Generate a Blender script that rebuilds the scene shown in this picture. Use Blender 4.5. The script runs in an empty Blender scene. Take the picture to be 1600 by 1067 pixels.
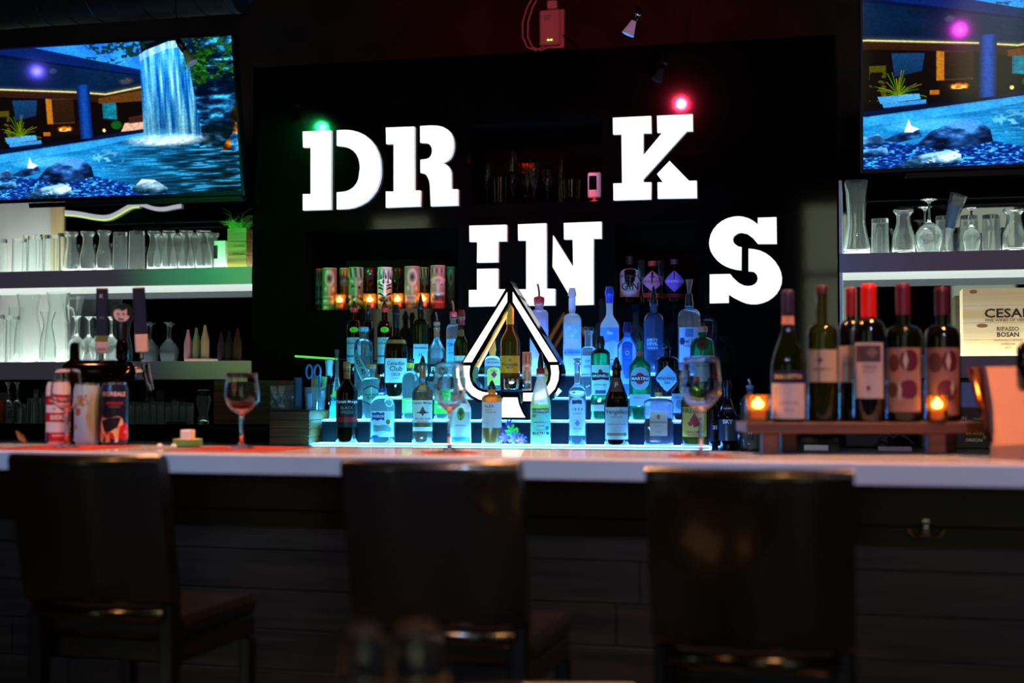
import bpy, math, random
import numpy as np
from mathutils import Vector, Matrix
rad = math.radians
random.seed(7)
rng = np.random.default_rng(7)
scn = bpy.context.scene
col = scn.collection
# ------------------------------------------------------------------ camera, world, lights, exposure
YAW, PIT, FPX, CAMH = rad(13.4), rad(2.0), 2222.2, 1.23
cd = bpy.data.cameras.new('camera'); cam = bpy.data.objects.new('camera', cd); col.objects.link(cam)
cam.location = (0, 0, CAMH); cam.rotation_euler = (rad(90) + PIT, 0, YAW)
cd.lens = 50; cd.sensor_width = 36; cd.clip_start = .05
cd.dof.use_dof = True; cd.dof.focus_distance = 5.7; cd.dof.aperture_fstop = 1.9
scn.camera = cam
w = bpy.data.worlds.new('sky'); scn.world = w; w.use_nodes = True
w.node_tree.nodes['Background'].inputs[0].default_value = (.92, 1, .66, 1)
w.node_tree.nodes['Background'].inputs[1].default_value = 1.6
vs = scn.view_settings
vs.view_transform = 'Standard'; vs.look = 'None'; vs.exposure = 0.0; vs.gamma = 1; vs.use_curve_mapping = False
cy = scn.cycles
cy.max_bounces = 16; cy.transmission_bounces = 14; cy.transparent_max_bounces = 32
cy.glossy_bounces = 6; cy.diffuse_bounces = 3; cy.sample_clamp_indirect = 3.0; cy.use_denoising = True

def light(kind, loc, color, power, size=.03, aim=None, cone=60, blend=.6, sy=None):
    d = bpy.data.lights.new('lamp', kind); d.color = color; d.energy = power
    if kind == 'AREA':
        d.size = size
        if sy: d.shape = 'RECTANGLE'; d.size_y = sy
    else: d.shadow_soft_size = size
    if kind == 'SPOT': d.spot_size = rad(cone); d.spot_blend = blend
    o = bpy.data.objects.new('lamp', d); col.objects.link(o); o.location = loc
    if aim is not None: o.rotation_euler = (Vector(aim) - Vector(loc)).to_track_quat('-Z', 'Y').to_euler()
    return o
# coloured party lamps hung over the aisle behind the bar
light('SPOT', (-3.05, 3.93, 2.80), (.02, 1, .22), 190, .022, (-2.60, 5.93, 1.86), 36, .9)
light('SPOT', (-.914, 3.93, 2.84), (1, .03, .08), 60, .022, (-1.15, 6.1, 2.45), 64, .8)
light('SPOT', (.30, 4.3, 2.9), (1, .05, .03), 420, .03, (-2.02, 6.0, 1.67), 20, .7)
light('SPOT', (.30, 4.3, 2.9), (1, .03, .06), 240, .03, (-1.15, 6.0, 2.12), 17, .7)
light('SPOT', (-4.6, 4.3, 2.9), (.03, 1, .15), 260, .03, (-2.06, 6.0, 1.66), 20, .7)
light('SPOT', (-4.70, 3.93, 2.50), (.12, .10, 1), 7, .02, (-3.3, 6.35, 1.8), 60, .6)
light('SPOT', (.555, 3.93, 2.44), (1, .05, .9), 6, .02, (.5, 6.35, 1.9), 60, .6)
# spots added out of view above the dining room to brighten the bar front
light('SPOT', (-2.7, .7, 2.9), (.40, .62, 1), 215, .06, (-2.3, 3.43, 1.06), 32, .9)
light('SPOT', (-.9, .6, 2.9), (.52, .66, 1), 215, .06, (-.9, 3.37, 1.06), 34, .9)
light('SPOT', (.9, .6, 2.9), (.68, .66, 1), 210, .06, (.42, 3.40, 1.14), 34, .9)
for _x in (-2.6, -.3): light('SPOT', (_x, -1.2, 3.6), (.85, .92, 1), 260, .08, (_x, -1.0, 0), 84, .8)  # added spots brighten the floor behind the camera in place of daylight
# warm table pendants of the dining room, behind the camera
for _x, _a in ((-2.3, -1.7), (-1.1, -.9), (.1, -.25)): light('SPOT', (_x, .9, 2.9), (1, .45, .14), 80, .10, (_a, 2.55, .86), 30, .7)
# two unseen fill lamps added near the ceiling to brighten the wall shelves
light('SPOT', (-2.4, 2.5, 3.75), (1, .95, 1), 95, .1, (-3.6, 5.93, 1.55), 36, .9)
light('SPOT', (.35, 2.5, 3.75), (1, .93, .97), 75, .1, (.55, 5.93, 1.5), 40, .9)
# blue lamps added unseen under the bar top to brighten the bottle labels
light('AREA', (-1.52, 3.88, .94), (.18, .74, 1), 2.2, .5, (-1.50, 5.35, 1.22), sy=.03).data.spread = rad(54)
light('AREA', (-.85, 3.84, .94), (.16, .42, 1), 2.2, .7, (-.85, 5.35, 1.22), sy=.03).data.spread = rad(54)
# warm bulbs of the three pendants over the bar
for _x in (.36, -.95, -2.15): light('SPOT', (_x, 3.62, 2.66), (1, .40, .14), 120 if _x < -2 else 190, .06, (_x, 3.50, 0), 98, .5)
# ------------------------------------------------------------------ view geometry: a pixel's ray meets real planes
_c, _s = math.cos(YAW), math.sin(YAW)
_fh = Vector((-_s, _c, 0)); RT = Vector((_c, _s, 0)); _z = Vector((0, 0, 1))
FW = _fh * math.cos(PIT) + _z * math.sin(PIT); UPV = -_fh * math.sin(PIT) + _z * math.cos(PIT)
CAM = Vector((0, 0, CAMH))
def ray(px, py): return FW + RT * ((px - 800) / FPX) + UPV * ((533.5 - py) / FPX)
def atY(px, py, Y): d = ray(px, py); return CAM + d * (Y / d.y)
def atZ(px, py, Z): d = ray(px, py); return CAM + d * ((Z - CAMH) / d.z)
def atD(px, py, D): return CAM + ray(px, py) * D
def depth(p): return (Vector(p) - CAM).dot(FW)
def scale(p): return depth(p) / FPX
def facing(p): return math.atan2(-p[0], p[1])
# ------------------------------------------------------------------ materials
def lin(c): c = c / 255; return c / 12.92 if c <= .04045 else ((c + .055) / 1.055) ** 2.4
def S(r, g, b): return (lin(r), lin(g), lin(b), 1)
_mats = {}
def pm(name, base, rough=.5, metal=0, spec=.5, trans=0, ior=1.45, emit=None, es=0, coat=0, sub=0):
    if name in _mats: return _mats[name]
    m = bpy.data.materials.new(name); m.use_nodes = True; b = m.node_tree.nodes['Principled BSDF']
    I = b.inputs
    I['Base Color'].default_value = base; I['Roughness'].default_value = rough; I['Metallic'].default_value = metal
    I['Specular IOR Level'].default_value = spec; I['Transmission Weight'].default_value = trans; I['IOR'].default_value = ior
    I['Coat Weight'].default_value = coat
    if emit: I['Emission Color'].default_value = emit; I['Emission Strength'].default_value = es
    _mats[name] = m; return m
def nt(m): return m.node_tree.nodes, m.node_tree.links
def shell(name, tint, haze=.12, hcol=(1, 1, 1, 1), rough=.04, refl=1.0):
    """thin glass: light passes through, the surface mirrors a little and carries a faint haze"""
    if name in _mats: return _mats[name]
    m = bpy.data.materials.new(name); m.use_nodes = True; N, L = nt(m); N.clear()
    o = N.new('ShaderNodeOutputMaterial'); t = N.new('ShaderNodeBsdfTransparent'); t.inputs[0].default_value = tint
    g = N.new('ShaderNodeBsdfGlossy'); g.inputs['Roughness'].default_value = rough
    f = N.new('ShaderNodeFresnel'); f.inputs[0].default_value = 1.0 + .5 * refl
    tr = N.new('ShaderNodeBsdfTranslucent'); tr.inputs[0].default_value = hcol
    df = N.new('ShaderNodeBsdfDiffuse'); df.inputs[0].default_value = hcol
    h = N.new('ShaderNodeMixShader'); h.inputs[0].default_value = .25; L.new(tr.outputs[0], h.inputs[1]); L.new(df.outputs[0], h.inputs[2])
    a = N.new('ShaderNodeMixShader'); a.inputs[0].default_value = haze; L.new(t.outputs[0], a.inputs[1]); L.new(h.outputs[0], a.inputs[2])
    b = N.new('ShaderNodeMixShader'); L.new(f.outputs[0], b.inputs[0]); L.new(a.outputs[0], b.inputs[1]); L.new(g.outputs[0], b.inputs[2])
    L.new(b.outputs[0], o.inputs[0]); _mats[name] = m; return m
def glass(name, color=(1, 1, 1, 1), rough=0, ior=1.45):
    if name in _mats: return _mats[name]
    m = bpy.data.materials.new(name); m.use_nodes = True; N, L = nt(m); N.clear()
    o = N.new('ShaderNodeOutputMaterial'); g = N.new('ShaderNodeBsdfGlass'); g.inputs['Color'].default_value = color
    g.inputs['Roughness'].default_value = rough; g.inputs['IOR'].default_value = ior; L.new(g.outputs[0], o.inputs[0])
    _mats[name] = m; return m
def emis(name, color, strength):
    return pm(name, (.02, .02, .02, 1), .4, emit=color, es=strength)
def wood(name, c1, c2, rough=.5, axis='X', sc=6):
    if name in _mats: return _mats[name]
    m = pm(name, c1, rough); N, L = nt(m); b = N['Principled BSDF']
    tc = N.new('ShaderNodeTexCoord'); mp = N.new('ShaderNodeMapping'); k = {'X': (.6, 9, 9), 'Z': (9, 9, .6), 'Y': (9, .6, 9)}[axis]
    mp.inputs['Scale'].default_value = [sc * q for q in k]
    oi = N.new('ShaderNodeObjectInfo'); ad = N.new('ShaderNodeVectorMath'); ad.operation = 'ADD'
    L.new(tc.outputs['Object'], ad.inputs[0]); L.new(oi.outputs['Location'], ad.inputs[1]); L.new(ad.outputs[0], mp.inputs[0])
    n = N.new('ShaderNodeTexNoise'); n.inputs['Scale'].default_value = 1; n.inputs['Detail'].default_value = 6; n.inputs['Distortion'].default_value = .6
    L.new(mp.outputs[0], n.inputs[0]); r = N.new('ShaderNodeValToRGB')
    r.color_ramp.elements[0].color = c1; r.color_ramp.elements[1].color = c2; r.color_ramp.elements[0].position = .35; r.color_ramp.elements[1].position = .68
    L.new(n.outputs[0], r.inputs[0]); L.new(r.outputs[0], b.inputs['Base Color'])
    bp = N.new('ShaderNodeBump'); bp.inputs['Strength'].default_value = .15; L.new(n.outputs[0], bp.inputs['Height']); L.new(bp.outputs[0], b.inputs['Normal'])
    return m
def rough_noise(m, sc, c1, c2, bump=.1):
    N, L = nt(m); b = N['Principled BSDF']; tc = N.new('ShaderNodeTexCoord')
    n = N.new('ShaderNodeTexNoise'); n.inputs['Scale'].default_value = sc; n.inputs['Detail'].default_value = 8; L.new(tc.outputs['Object'], n.inputs[0])
    r = N.new('ShaderNodeValToRGB'); r.color_ramp.elements[0].color = c1; r.color_ramp.elements[1].color = c2
    r.color_ramp.elements[0].position = .3; r.color_ramp.elements[1].position = .7
    L.new(n.outputs[0], r.inputs[0]); L.new(r.outputs[0], b.inputs['Base Color'])
    bp = N.new('ShaderNodeBump'); bp.inputs['Strength'].default_value = bump; L.new(n.outputs[0], bp.inputs['Height']); L.new(bp.outputs[0], b.inputs['Normal'])
    return m
def paint(rgb, rough=.55):
    return pm('paint_%d_%d_%d' % rgb, S(*rgb), rough)
def paper(rgb, rough=.5):
    """label paper: some of the light behind it shows through"""
    name = 'label_%d_%d_%d' % rgb
    if name in _mats: return _mats[name]
    m = pm(name, S(*rgb), rough); N, L = nt(m); o = N['Material Output']; t = N.new('ShaderNodeBsdfTranslucent'); t.inputs[0].default_value = S(*rgb)
    x = N.new('ShaderNodeMixShader'); x.inputs[0].default_value = .5; L.new(N['Principled BSDF'].outputs[0], x.inputs[1]); L.new(t.outputs[0], x.inputs[2]); L.new(x.outputs[0], o.inputs[0])
    return m
# ------------------------------------------------------------------ mesh helpers
class MB:
    def __init__(s): s.v = []; s.f = []; s.sm = 28
    def add(s, v, f):
        n = len(s.v); s.v += [tuple(q) for q in v]; s.f += [tuple(i + n for i in q) for q in f]; return s
    def box(s, x0, x1, y0, y1, z0, z1, b=0):
        if b <= 0:
            v = [(x0, y0, z0), (x1, y0, z0), (x1, y1, z0), (x0, y1, z0), (x0, y0, z1), (x1, y0, z1), (x1, y1, z1), (x0, y1, z1)]
            return s.add(v, [(0, 3, 2, 1), (4, 5, 6, 7), (0, 1, 5, 4), (1, 2, 6, 5), (2, 3, 7, 6), (3, 0, 4, 7)])
        def ring(i, z): return [(x0 + i, y0 + b, z), (x0 + b, y0 + i, z), (x1 - b, y0 + i, z), (x1 - i, y0 + b, z), (x1 - i, y1 - b, z), (x1 - b, y1 - i, z), (x0 + b, y1 - i, z), (x0 + i, y1 - b, z)]
        k = b * .6
        v = ring(k, z0) + ring(0, z0 + b) + ring(0, z1 - b) + ring(k, z1)
        f = [tuple(range(7, -1, -1)), tuple(range(24, 32))]
        for r in range(3):
            for i in range(8): j = (i + 1) % 8; f.append((r * 8 + i, r * 8 + j, r * 8 + 8 + j, r * 8 + 8 + i))
        return s.add(v, f)
    def lathe(s, prof, seg=24, p=2, ay=1, closed=False, c=(0, 0, 0), fn=None):
        v = []; rings = []; s.sm = 50
        for r, z in prof:
            if r < 1e-6: rings.append([len(v)]); v.append((c[0], c[1], c[2] + z))
            else:
                ids = []
                for i in range(seg):
                    a = 2 * math.pi * i / seg; x, y = section(r, a, p, ay); ids.append(len(v))
                    v.append((c[0] + x, c[1] + y, c[2] + z))
                rings.append(ids)
        f = []; pairs = list(zip(rings, rings[1:])) + ([(rings[-1], rings[0])] if closed else [])
        for A, B in pairs:
            if len(A) == 1 and len(B) == 1: continue
            for i in range(seg):
                j = (i + 1) % seg
                if len(A) == 1: f.append((A[0], B[j], B[i]))
                elif len(B) == 1: f.append((A[i], A[j], B[0]))
                else: f.append((A[i], A[j], B[j], B[i]))
        return s.add(v, f)
    def tube(s, pts, r, seg=8, caps=True):
        s.sm = 60; pts = [Vector(q) for q in pts]; v = []; n = len(pts); rr = r if isinstance(r, (list, tuple)) else [r] * n
        up = Vector((0, 0, 1)); prev = None
        for i, q in enumerate(pts):
            t = (pts[min(i + 1, n - 1)] - pts[max(i - 1, 0)]).normalized()
            if prev is None: u = t.orthogonal().normalized()
            else: u = (prev - t * prev.dot(t)); u = u.normalized() if u.length > 1e-6 else t.orthogonal().normalized()
            prev = u; w_ = t.cross(u)
            for k in range(seg):
                a = 2 * math.pi * k / seg; v.append(q + (u * math.cos(a) + w_ * math.sin(a)) * rr[i])
        f = []
        for i in range(n - 1):
            for k in range(seg):
                j = (k + 1) % seg; f.append((i * seg + k, i * seg + j, i * seg + seg + j, i * seg + seg + k))
        if caps: f += [tuple(range(seg - 1, -1, -1)), tuple(range((n - 1) * seg, n * seg))]
        return s.add(v, f)
    def prism(s, poly, y0, y1):
        """polygon in x,z pushed from y0 (front) to y1"""
        n = len(poly); v = [(x, y0, z) for x, z in poly] + [(x, y1, z) for x, z in poly]
        f = [tuple(range(n)), tuple(range(2 * n - 1, n - 1, -1))] + [(i, n + i, n + (i + 1) % n, (i + 1) % n) for i in range(n)]
        return s.add(v, f)
    def strip(s, A, B, y0, y1):
        """solid band between two matched outlines in x,z"""
        n = len(A); v = [(x, y0, z) for x, z in A] + [(x, y0, z) for x, z in B] + [(x, y1, z) for x, z in A] + [(x, y1, z) for x, z in B]
        f = []
        for i in range(n - 1):
            f += [(i, n + i, n + i + 1, i + 1), (2 * n + i, 2 * n + i + 1, 3 * n + i + 1, 3 * n + i), (i, i + 1, 2 * n + i + 1, 2 * n + i), (n + i, 3 * n + i, 3 * n + i + 1, n + i + 1)]
        f += [(0, 2 * n, 3 * n, n), (n - 1, 2 * n - 1, 4 * n - 1, 3 * n - 1)]
        return s.add(v, f)
    def xf(s, loc=(0, 0, 0), rot=(0, 0, 0)):
        from mathutils import Euler
        M = Matrix.Translation(loc) @ Euler(rot).to_matrix().to_4x4(); s.v = [tuple(M @ Vector(q)) for q in s.v]; return s
    def build(s, name, m, parent=None, loc=(0, 0, 0), rz=0, smooth=None, fix=False, label=None):
        me = bpy.data.meshes.new(name); me.from_pydata(s.v, [], s.f)
        if fix:
            import bmesh
            bm = bmesh.new(); bm.from_mesh(me); bmesh.ops.recalc_face_normals(bm, faces=bm.faces); bm.to_mesh(me); bm.free()
        if smooth is None: smooth = s.sm
        if smooth and me.polygons:
            me.polygons.foreach_set('use_smooth', [True] * len(me.polygons)); me.set_sharp_from_angle(angle=rad(smooth))
        me.update(); me.materials.append(m)
        return link(name, me, parent, loc, rz, label)
def link(name, me, parent=None, loc=(0, 0, 0), rz=0, label=None):
    o = bpy.data.objects.new(name, me); col.objects.link(o); o.location = loc; o.rotation_euler = (0, 0, rz)
    if parent: o.parent = parent
    if label: o['label'] = label
    return o
def section(r, a, p=2, ay=1):
    c, s_ = math.cos(a), math.sin(a)
    k = 1 if p == 2 else (abs(c) ** p + abs(s_) ** p) ** (-1 / p)
    return r * c * k, r * ay * s_ * k
def root(name, label, cat, loc=(0, 0, 0), rz=0, group=None):
    o = bpy.data.objects.new(name, None); col.objects.link(o); o.location = loc; o.rotation_euler = (0, 0, rz); o.empty_display_size = .05
    return tag(o, label, cat, group)
def tag(o, label, cat, group=None):
    o['label'] = label; o['category'] = cat
    if group: o['group'] = group
    return o
def struct(o): o['kind'] = 'structure'; return o
def dup(r, loc, rz=None, label=None, group=None):
    c = r.copy(); col.objects.link(c); c.location = loc
    if rz is not None: c.rotation_euler = (0, 0, rz)
    if label: c['label'] = label
    if group: c['group'] = group
    for ch in list(r.children):
        k = ch.copy(); col.objects.link(k); k.parent = c
        for g in ch.children: q = g.copy(); col.objects.link(q); q.parent = k
    return c
_txt = {}
def text2d(t, bold=0):
    key = (t, bold)
    if key not in _txt:
        cu = bpy.data.curves.new('t', 'FONT'); cu.body = t; cu.align_x = 'CENTER'; cu.resolution_u = 2; cu.offset = bold; cu.size = 1; cu.space_line = .95
        ob = bpy.data.objects.new('t', cu); col.objects.link(ob)
        me = bpy.data.meshes.new_from_object(ob)
        v = [(q.co.x, q.co.y) for q in me.vertices]; f = [tuple(p.vertices) for p in me.polygons]
        bpy.data.objects.remove(ob); bpy.data.curves.remove(cu); bpy.data.meshes.remove(me)
        xs = [q[0] for q in v] or [0]; ys = [q[1] for q in v] or [0]
        cx = (max(xs) + min(xs)) / 2; cyy = (max(ys) + min(ys)) / 2
        _txt[key] = ([(x - cx, y - cyy) for x, y in v], f, max(xs) - min(xs), max(ys) - min(ys))
    return _txt[key]
def text_part(t, fmap, width, cx, cz, m, parent, bold=.01, maxh=None, tilt=0, name='lettering'):
    """flat print: a word mapped onto a surface by fmap(x, z)"""
    v, f, W, H = text2d(t, bold); k = width / W; kz = k
    if maxh and H * kz > maxh: kz = maxh / H
    ct, st = math.cos(tilt), math.sin(tilt)
    mb = MB().add([fmap(cx + x * k * ct - y * kz * st, cz + x * k * st + y * kz * ct) for x, y in v], f)
    return mb.build(name, m, parent, smooth=0)
# ------------------------------------------------------------------ the room
M_plaster = rough_noise(pm('dark_plaster', S(44, 36, 36), .85, spec=.2), 5, S(34, 28, 28), S(54, 43, 43), .2)
M_ceil = pm('dark_ceiling', S(22, 20, 22), .9)
M_floor = rough_noise(pm('polished_floor', S(84, 88, 94), .3), 3, S(72, 76, 82), S(98, 102, 108), .05)
M_dark = pm('matte_black', S(9, 9, 11), .6)
M_gloss = pm('gloss_black', S(6, 6, 7), .12, coat=.4)
M_chrome = pm('chrome', S(200, 200, 205), .08, 1)
M_steel = pm('brushed_steel', S(150, 150, 155), .28, 1)
M_white = pm('white_laminate', S(214, 218, 214), .5)
struct(MB().box(-6.5, 3.5, -3, 6.6, -.05, 0).build('floor', M_floor))
struct(MB().box(-6.5, 3.5, -3, 6.6, 3.8, 3.85).build('ceiling', M_ceil))
struct(MB().box(-6.5, 3.5, 6.45, 6.6, 0, 3.8).build('wall_back', M_plaster))
struct(MB().box(-6.6, -6.5, -3, 6.6, 0, 3.8).build('wall_left', M_plaster))
struct(MB().box(3.5, 3.6, -3, 6.6, 0, 3.8).build('wall_right', M_plaster))
WINS = [(-5.2, -4.45, .9, 3.2), (-.5, .1, .9, 3.2), (1.0, 1.75, .9, 3.4)]
mb = MB(); x = -6.5
for a, b, c, d in WINS:
    mb.box(x, a, -3.2, -3, 0, 3.8); mb.box(a, b, -3.2, -3, 0, c); mb.box(a, b, -3.2, -3, d, 3.8); x = b
mb.box(x, 3.5, -3.2, -3, 0, 3.8); struct(mb.build('wall_front', M_plaster))
for i, (a, b, c, d) in enumerate(WINS):
    wn = struct(MB().box(a, a + .05, -3.15, -3.05, c, d).box(b - .05, b, -3.15, -3.05, c, d).box(a, b, -3.15, -3.05, c, c + .05).box(a, b, -3.15, -3.05, d - .05, d)
                .box(a, b, -3.13, -3.07, c + 1.5, c + 1.55).build('window_%d' % (i + 1), M_dark, smooth=0))
    p = light('AREA', ((a + b) / 2, -3.25, (c + d) / 2), (1, 1, 1), 1, b - a, ((a + b) / 2, 0, (c + d) / 2), sy=d - c); p.data.cycles.is_portal = True
# ------------------------------------------------------------------ black panel with lit stencil letters
PY = 5.93; BY = 6.35
PX0, PX1 = -2.612, -.05; PZ0, PZ1 = 1.0195, 2.69
def nr(x0, x1, y0, y1):
    return (atY(x0, y1, PY).x, atY(x1, y1, PY).x, atY((x0 + x1) / 2, y1, PY).z, atY((x0 + x1) / 2, y0, PY).z)
NICHE = [nr(478, 716, 358, 483), nr(735, 941, 191, 317), nr(962, 1090, 346, 474)]
M_panel = rough_noise(pm('black_panel', S(5, 5, 5), .05), 40, S(3, 3, 3), S(5, 5, 5), .02)
M_niche = pm('niche_black', S(2, 2, 2), .6, spec=.05)
sign = root('sign_panel', 'wide glossy black wall panel with three niches carrying the lit white word DRINKS', 'panel', (PX0, PY, PZ0))
def W2P(p): return (p[0] - PX0, p[1] - PY, p[2] - PZ0)
mb = MB()
xs = sorted({PX0, PX1, *[n[0] for n in NICHE], *[n[1] for n in NICHE]}); zs = sorted({PZ0, PZ1, *[n[2] for n in NICHE], *[n[3] for n in NICHE]})
for i in range(len(xs) - 1):
    for j in range(len(zs) - 1):
        mx, mz = (xs[i] + xs[i + 1]) / 2, (zs[j] + zs[j + 1]) / 2
        if any(n[0] < mx < n[1] and n[2] < mz < n[3] for n in NICHE): continue
        mb.add([(xs[i], PY, zs[j]), (xs[i + 1], PY, zs[j]), (xs[i + 1], PY, zs[j + 1]), (xs[i], PY, zs[j + 1])], [(0, 1, 2, 3)])
for a, b, y in ((PX0, PX0, 0), (PX1, PX1, 0)):
    mb.add([(a, PY, PZ0), (a, BY, PZ0), (a, BY, PZ1), (a, PY, PZ1)], [(0, 1, 2, 3)])
mb.add([(PX0, PY, PZ1), (PX1, PY, PZ1), (PX1, BY, PZ1), (PX0, BY, PZ1)], [(0, 1, 2, 3)])
mb.v = [W2P(q) for q in mb.v]
mb.build('board', M_panel, sign, smooth=0)
ND = .26
for a, b, c, d in NICHE:
    q = MB(); y = PY + ND
    q.add([(a, PY, c), (b, PY, c), (b, y, c), (a, y, c), (a, PY, d), (b, PY, d), (b, y, d), (a, y, d)], [(0, 1, 2, 3), (4, 7, 6, 5), (0, 3, 7, 4), (1, 5, 6, 2), (3, 2, 6, 7)])
    q.v = [W2P(p) for p in q.v]; q.build('niche', M_niche, sign, smooth=0)
M_letter = emis('lit_acrylic', (1, 1, .985, 1), 1.25)
M_ledge = pm('letter_side', S(170, 176, 170), .4, emit=(.9, 1, .93, 1), es=.42)
LET = {
 'D': [[(472.8, 205.4), (517.4, 203.7), (516.7, 327.2), (473.1, 328.6), (473.1, 303.2), (485.3, 303.2), (485.3, 230.3), (473.5, 230.3)],
       [(526.1, 203.3), (540, 202.8), (550, 203.6), (560, 206.2), (569, 210.4), (578.5, 218), (585.9, 227.3), (591, 238), (594, 249.2), (595, 264.4), (594.4, 276), (592, 286.4), (587.4, 297.5), (580.8, 306.6), (572.5, 314.8), (562.2, 320.8), (552, 324.6), (542, 326.2), (526.1, 326.9), (526.1, 300.5), (538.6, 299.2), (546, 296.8), (552.1, 292.4), (556.8, 286.6), (559.9, 279.6), (562.2, 262.7), (561.6, 255), (559.9, 247.6), (556.8, 241), (552.1, 235.7), (546, 231.6), (538.6, 229), (526.1, 227.6)]],
 'R': [[(602.7, 199.3), (647.3, 197.6), (647.3, 297.5), (656.7, 297.5), (656, 322.1), (602.7, 324.2), (602.7, 299.2), (614.9, 299.2), (614.9, 224.6), (603.4, 224.9)],
       [(656.4, 196.9), (672, 195.9), (683.7, 196.3), (692, 198.2), (698.9, 202), (704, 207), (707.4, 213.8), (709, 222), (709, 229), (708, 236), (705.7, 242.5), (703, 247), (698.9, 250.9), (690.5, 255.3), (696, 256.4), (700, 259.4), (703, 264), (704.7, 269.5), (705, 295.5), (715.1, 295.5), (715.1, 320.8), (673, 322.1), (671.6, 289.7), (670.6, 283), (668.6, 277.9), (666.4, 274), (663.5, 271.2), (656.7, 269.8), (656.7, 249.6), (666.9, 248.2), (670.6, 246.4), (672.9, 243.5), (674.4, 240), (675, 235.7), (674.6, 231.5), (673, 228), (670.4, 225), (666.9, 223.3), (656.4, 222.6)]],
 'K': [[(957.5, 183.9), (1017.1, 181), (1017.5, 207.8), (1005, 207.8), (1005, 242.9), (1034.7, 207.2), (1027, 206.9), (1026.4, 180.7), (1082.2, 178.2), (1082.5, 204.6), (1072.9, 204.9), (1005, 279.8), (1005, 284.6), (1017.5, 284.6), (1017.1, 311.1), (958.5, 312.7), (958.2, 286.5), (971.9, 286.2), (970.9, 209.4), (957.8, 209.7)],
       [(1046.1, 251.2), (1076.7, 282.4), (1088.5, 282.1), (1088.9, 309.2), (1027.6, 310.1), (1027.3, 284.6), (1035.6, 284.6), (1026.4, 271.9)]],
 'I': [[(733.2, 352.5), (791.1, 351), (791.1, 376.8), (777.9, 376.8), (777.6, 409.5), (745.2, 410.1), (745.5, 377.7), (733.5, 377.7)],
       [(745.2, 420), (777.6, 419.5), (777.6, 451.8), (790.5, 451.8), (790.5, 477.7), (732.6, 479.1), (732.6, 453), (745.2, 453)]],
 'N': [[(809.2, 350.5), (853.2, 348.7), (853.5, 450.9), (867, 451.2), (867, 477), (810, 477.7), (810, 451.8), (822, 451.8), (822, 375.6), (809.5, 375.6)],
       [(864, 367.5), (895.5, 417.7), (894.7, 373.9), (881.2, 373.9), (880.8, 348.3), (939.6, 346.2), (939.6, 372.6), (927, 372.7), (927, 475.9), (898.5, 476.7), (863.2, 417)]],
 'S': [[(1213.1, 339.1), (1213.7, 380.9), (1184, 380.9), (1176.6, 371.9), (1167.3, 365.1), (1158, 363.3), (1153.4, 364.2), (1149.4, 366.7), (1146.2, 369.6), (1145, 373.5), (1145.6, 377.6), (1148.1, 381.2), (1153.4, 384.9), (1158.6, 385.9), (1158.3, 422.1), (1150, 421.2), (1142.5, 419.3), (1134.5, 416.3), (1127, 412.2), (1120.2, 406.6), (1114.7, 399.8), (1110.6, 393), (1108.5, 385.9), (1107.9, 379.6), (1108.5, 373.5), (1110.8, 365.4), (1114.7, 358), (1121, 350.4), (1128.6, 344.7), (1136.6, 340.8), (1145.6, 338.5), (1153.5, 337.7), (1161.1, 338.5), (1169.3, 340.8), (1176.6, 344.7), (1184, 350.3), (1184, 340)],
       [(1169.5, 388.3), (1178.5, 389.3), (1187.4, 391.4), (1196.4, 395.4), (1204.4, 401.3), (1211.3, 408.5), (1216.8, 416.8), (1220.2, 425), (1221.8, 433.8), (1221.3, 442.6), (1218.4, 450.8), (1213.8, 458.6), (1207.5, 464.8), (1200.2, 469.8), (1192, 473.1), (1183, 475.2), (1173.5, 475.3), (1165.5, 473.9), (1158, 471), (1145.6, 464.8), (1138.5, 460.1), (1138.5, 473.1), (1108.8, 473.7), (1108.8, 428.6), (1141, 428), (1144.6, 433), (1148.7, 436.9), (1153, 441), (1158, 444), (1163.2, 446.2), (1168.9, 446.8), (1174.3, 446.2), (1179, 444), (1182.6, 440.4), (1184, 435.4), (1183, 430.6), (1180.3, 426.7), (1177.2, 424.5), (1173.5, 423.9), (1169.5, 423.9)]]}
LT = .022
for ch, polys in LET.items():
    face = MB(); side = MB()
    for poly in polys:
        q = [W2P(atY(px, py, PY - LT)) for px, py in poly]; n = len(q)
        face.add([(a[0], -LT, a[2]) for a in q], [tuple(range(n))])
        side.add([(a[0], -LT + .0005, a[2]) for a in q] + [(a[0], 0, a[2]) for a in q], [(i, n + i, n + (i + 1) % n, (i + 1) % n) for i in range(n)])
    o = face.build('letter', M_letter, sign, smooth=0, label='lit white stencil letter %s' % ch)
    side.build('letter_edge', M_ledge, o, smooth=0)
# ------------------------------------------------------------------ wall shelves with glowing boards, left and right
M_fascia = pm('grey_fascia', S(128, 124, 134), .45)
M_glow = emis('led_board', (.90, 1, .93, 1), 5)
M_glow2 = emis('led_board_soft', (.86, 1, .92, 1), .72)
M_mirror = pm('mirror', S(105, 110, 116), .02, 1)
LX0, LX1 = -4.15, -2.614; RX0, RX1 = -.042, 1.35
def shelf(x0, x1, z0, z1, label, name='wall_shelf', top=True, under=True):
    r = root(name, label, 'shelf', (x0, PY, z0)); W = x1 - x0; H = z1 - z0; D = BY - PY
    MB().box(0, W, .012, D, .006, H - .006).build('board', M_white, r, smooth=0)
    MB().box(0, W, 0, .012, 0, H, .0015).build('fascia', M_fascia, r)
    if top: MB().box(0, W, .0125, D, H - .0058, H - .0005).build('light_panel', M_glow, r, smooth=0)
    if under: MB().box(0, W, .0125, D, 0, .0055).build('light_panel', M_glow2, r, smooth=0)
    return r
SZ1 = 1.790; SZ2 = 1.366
shelf(LX0, LX1, 1.712, SZ1, 'thick grey upper wall shelf left of the black panel holding tumblers and the planter')
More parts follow.
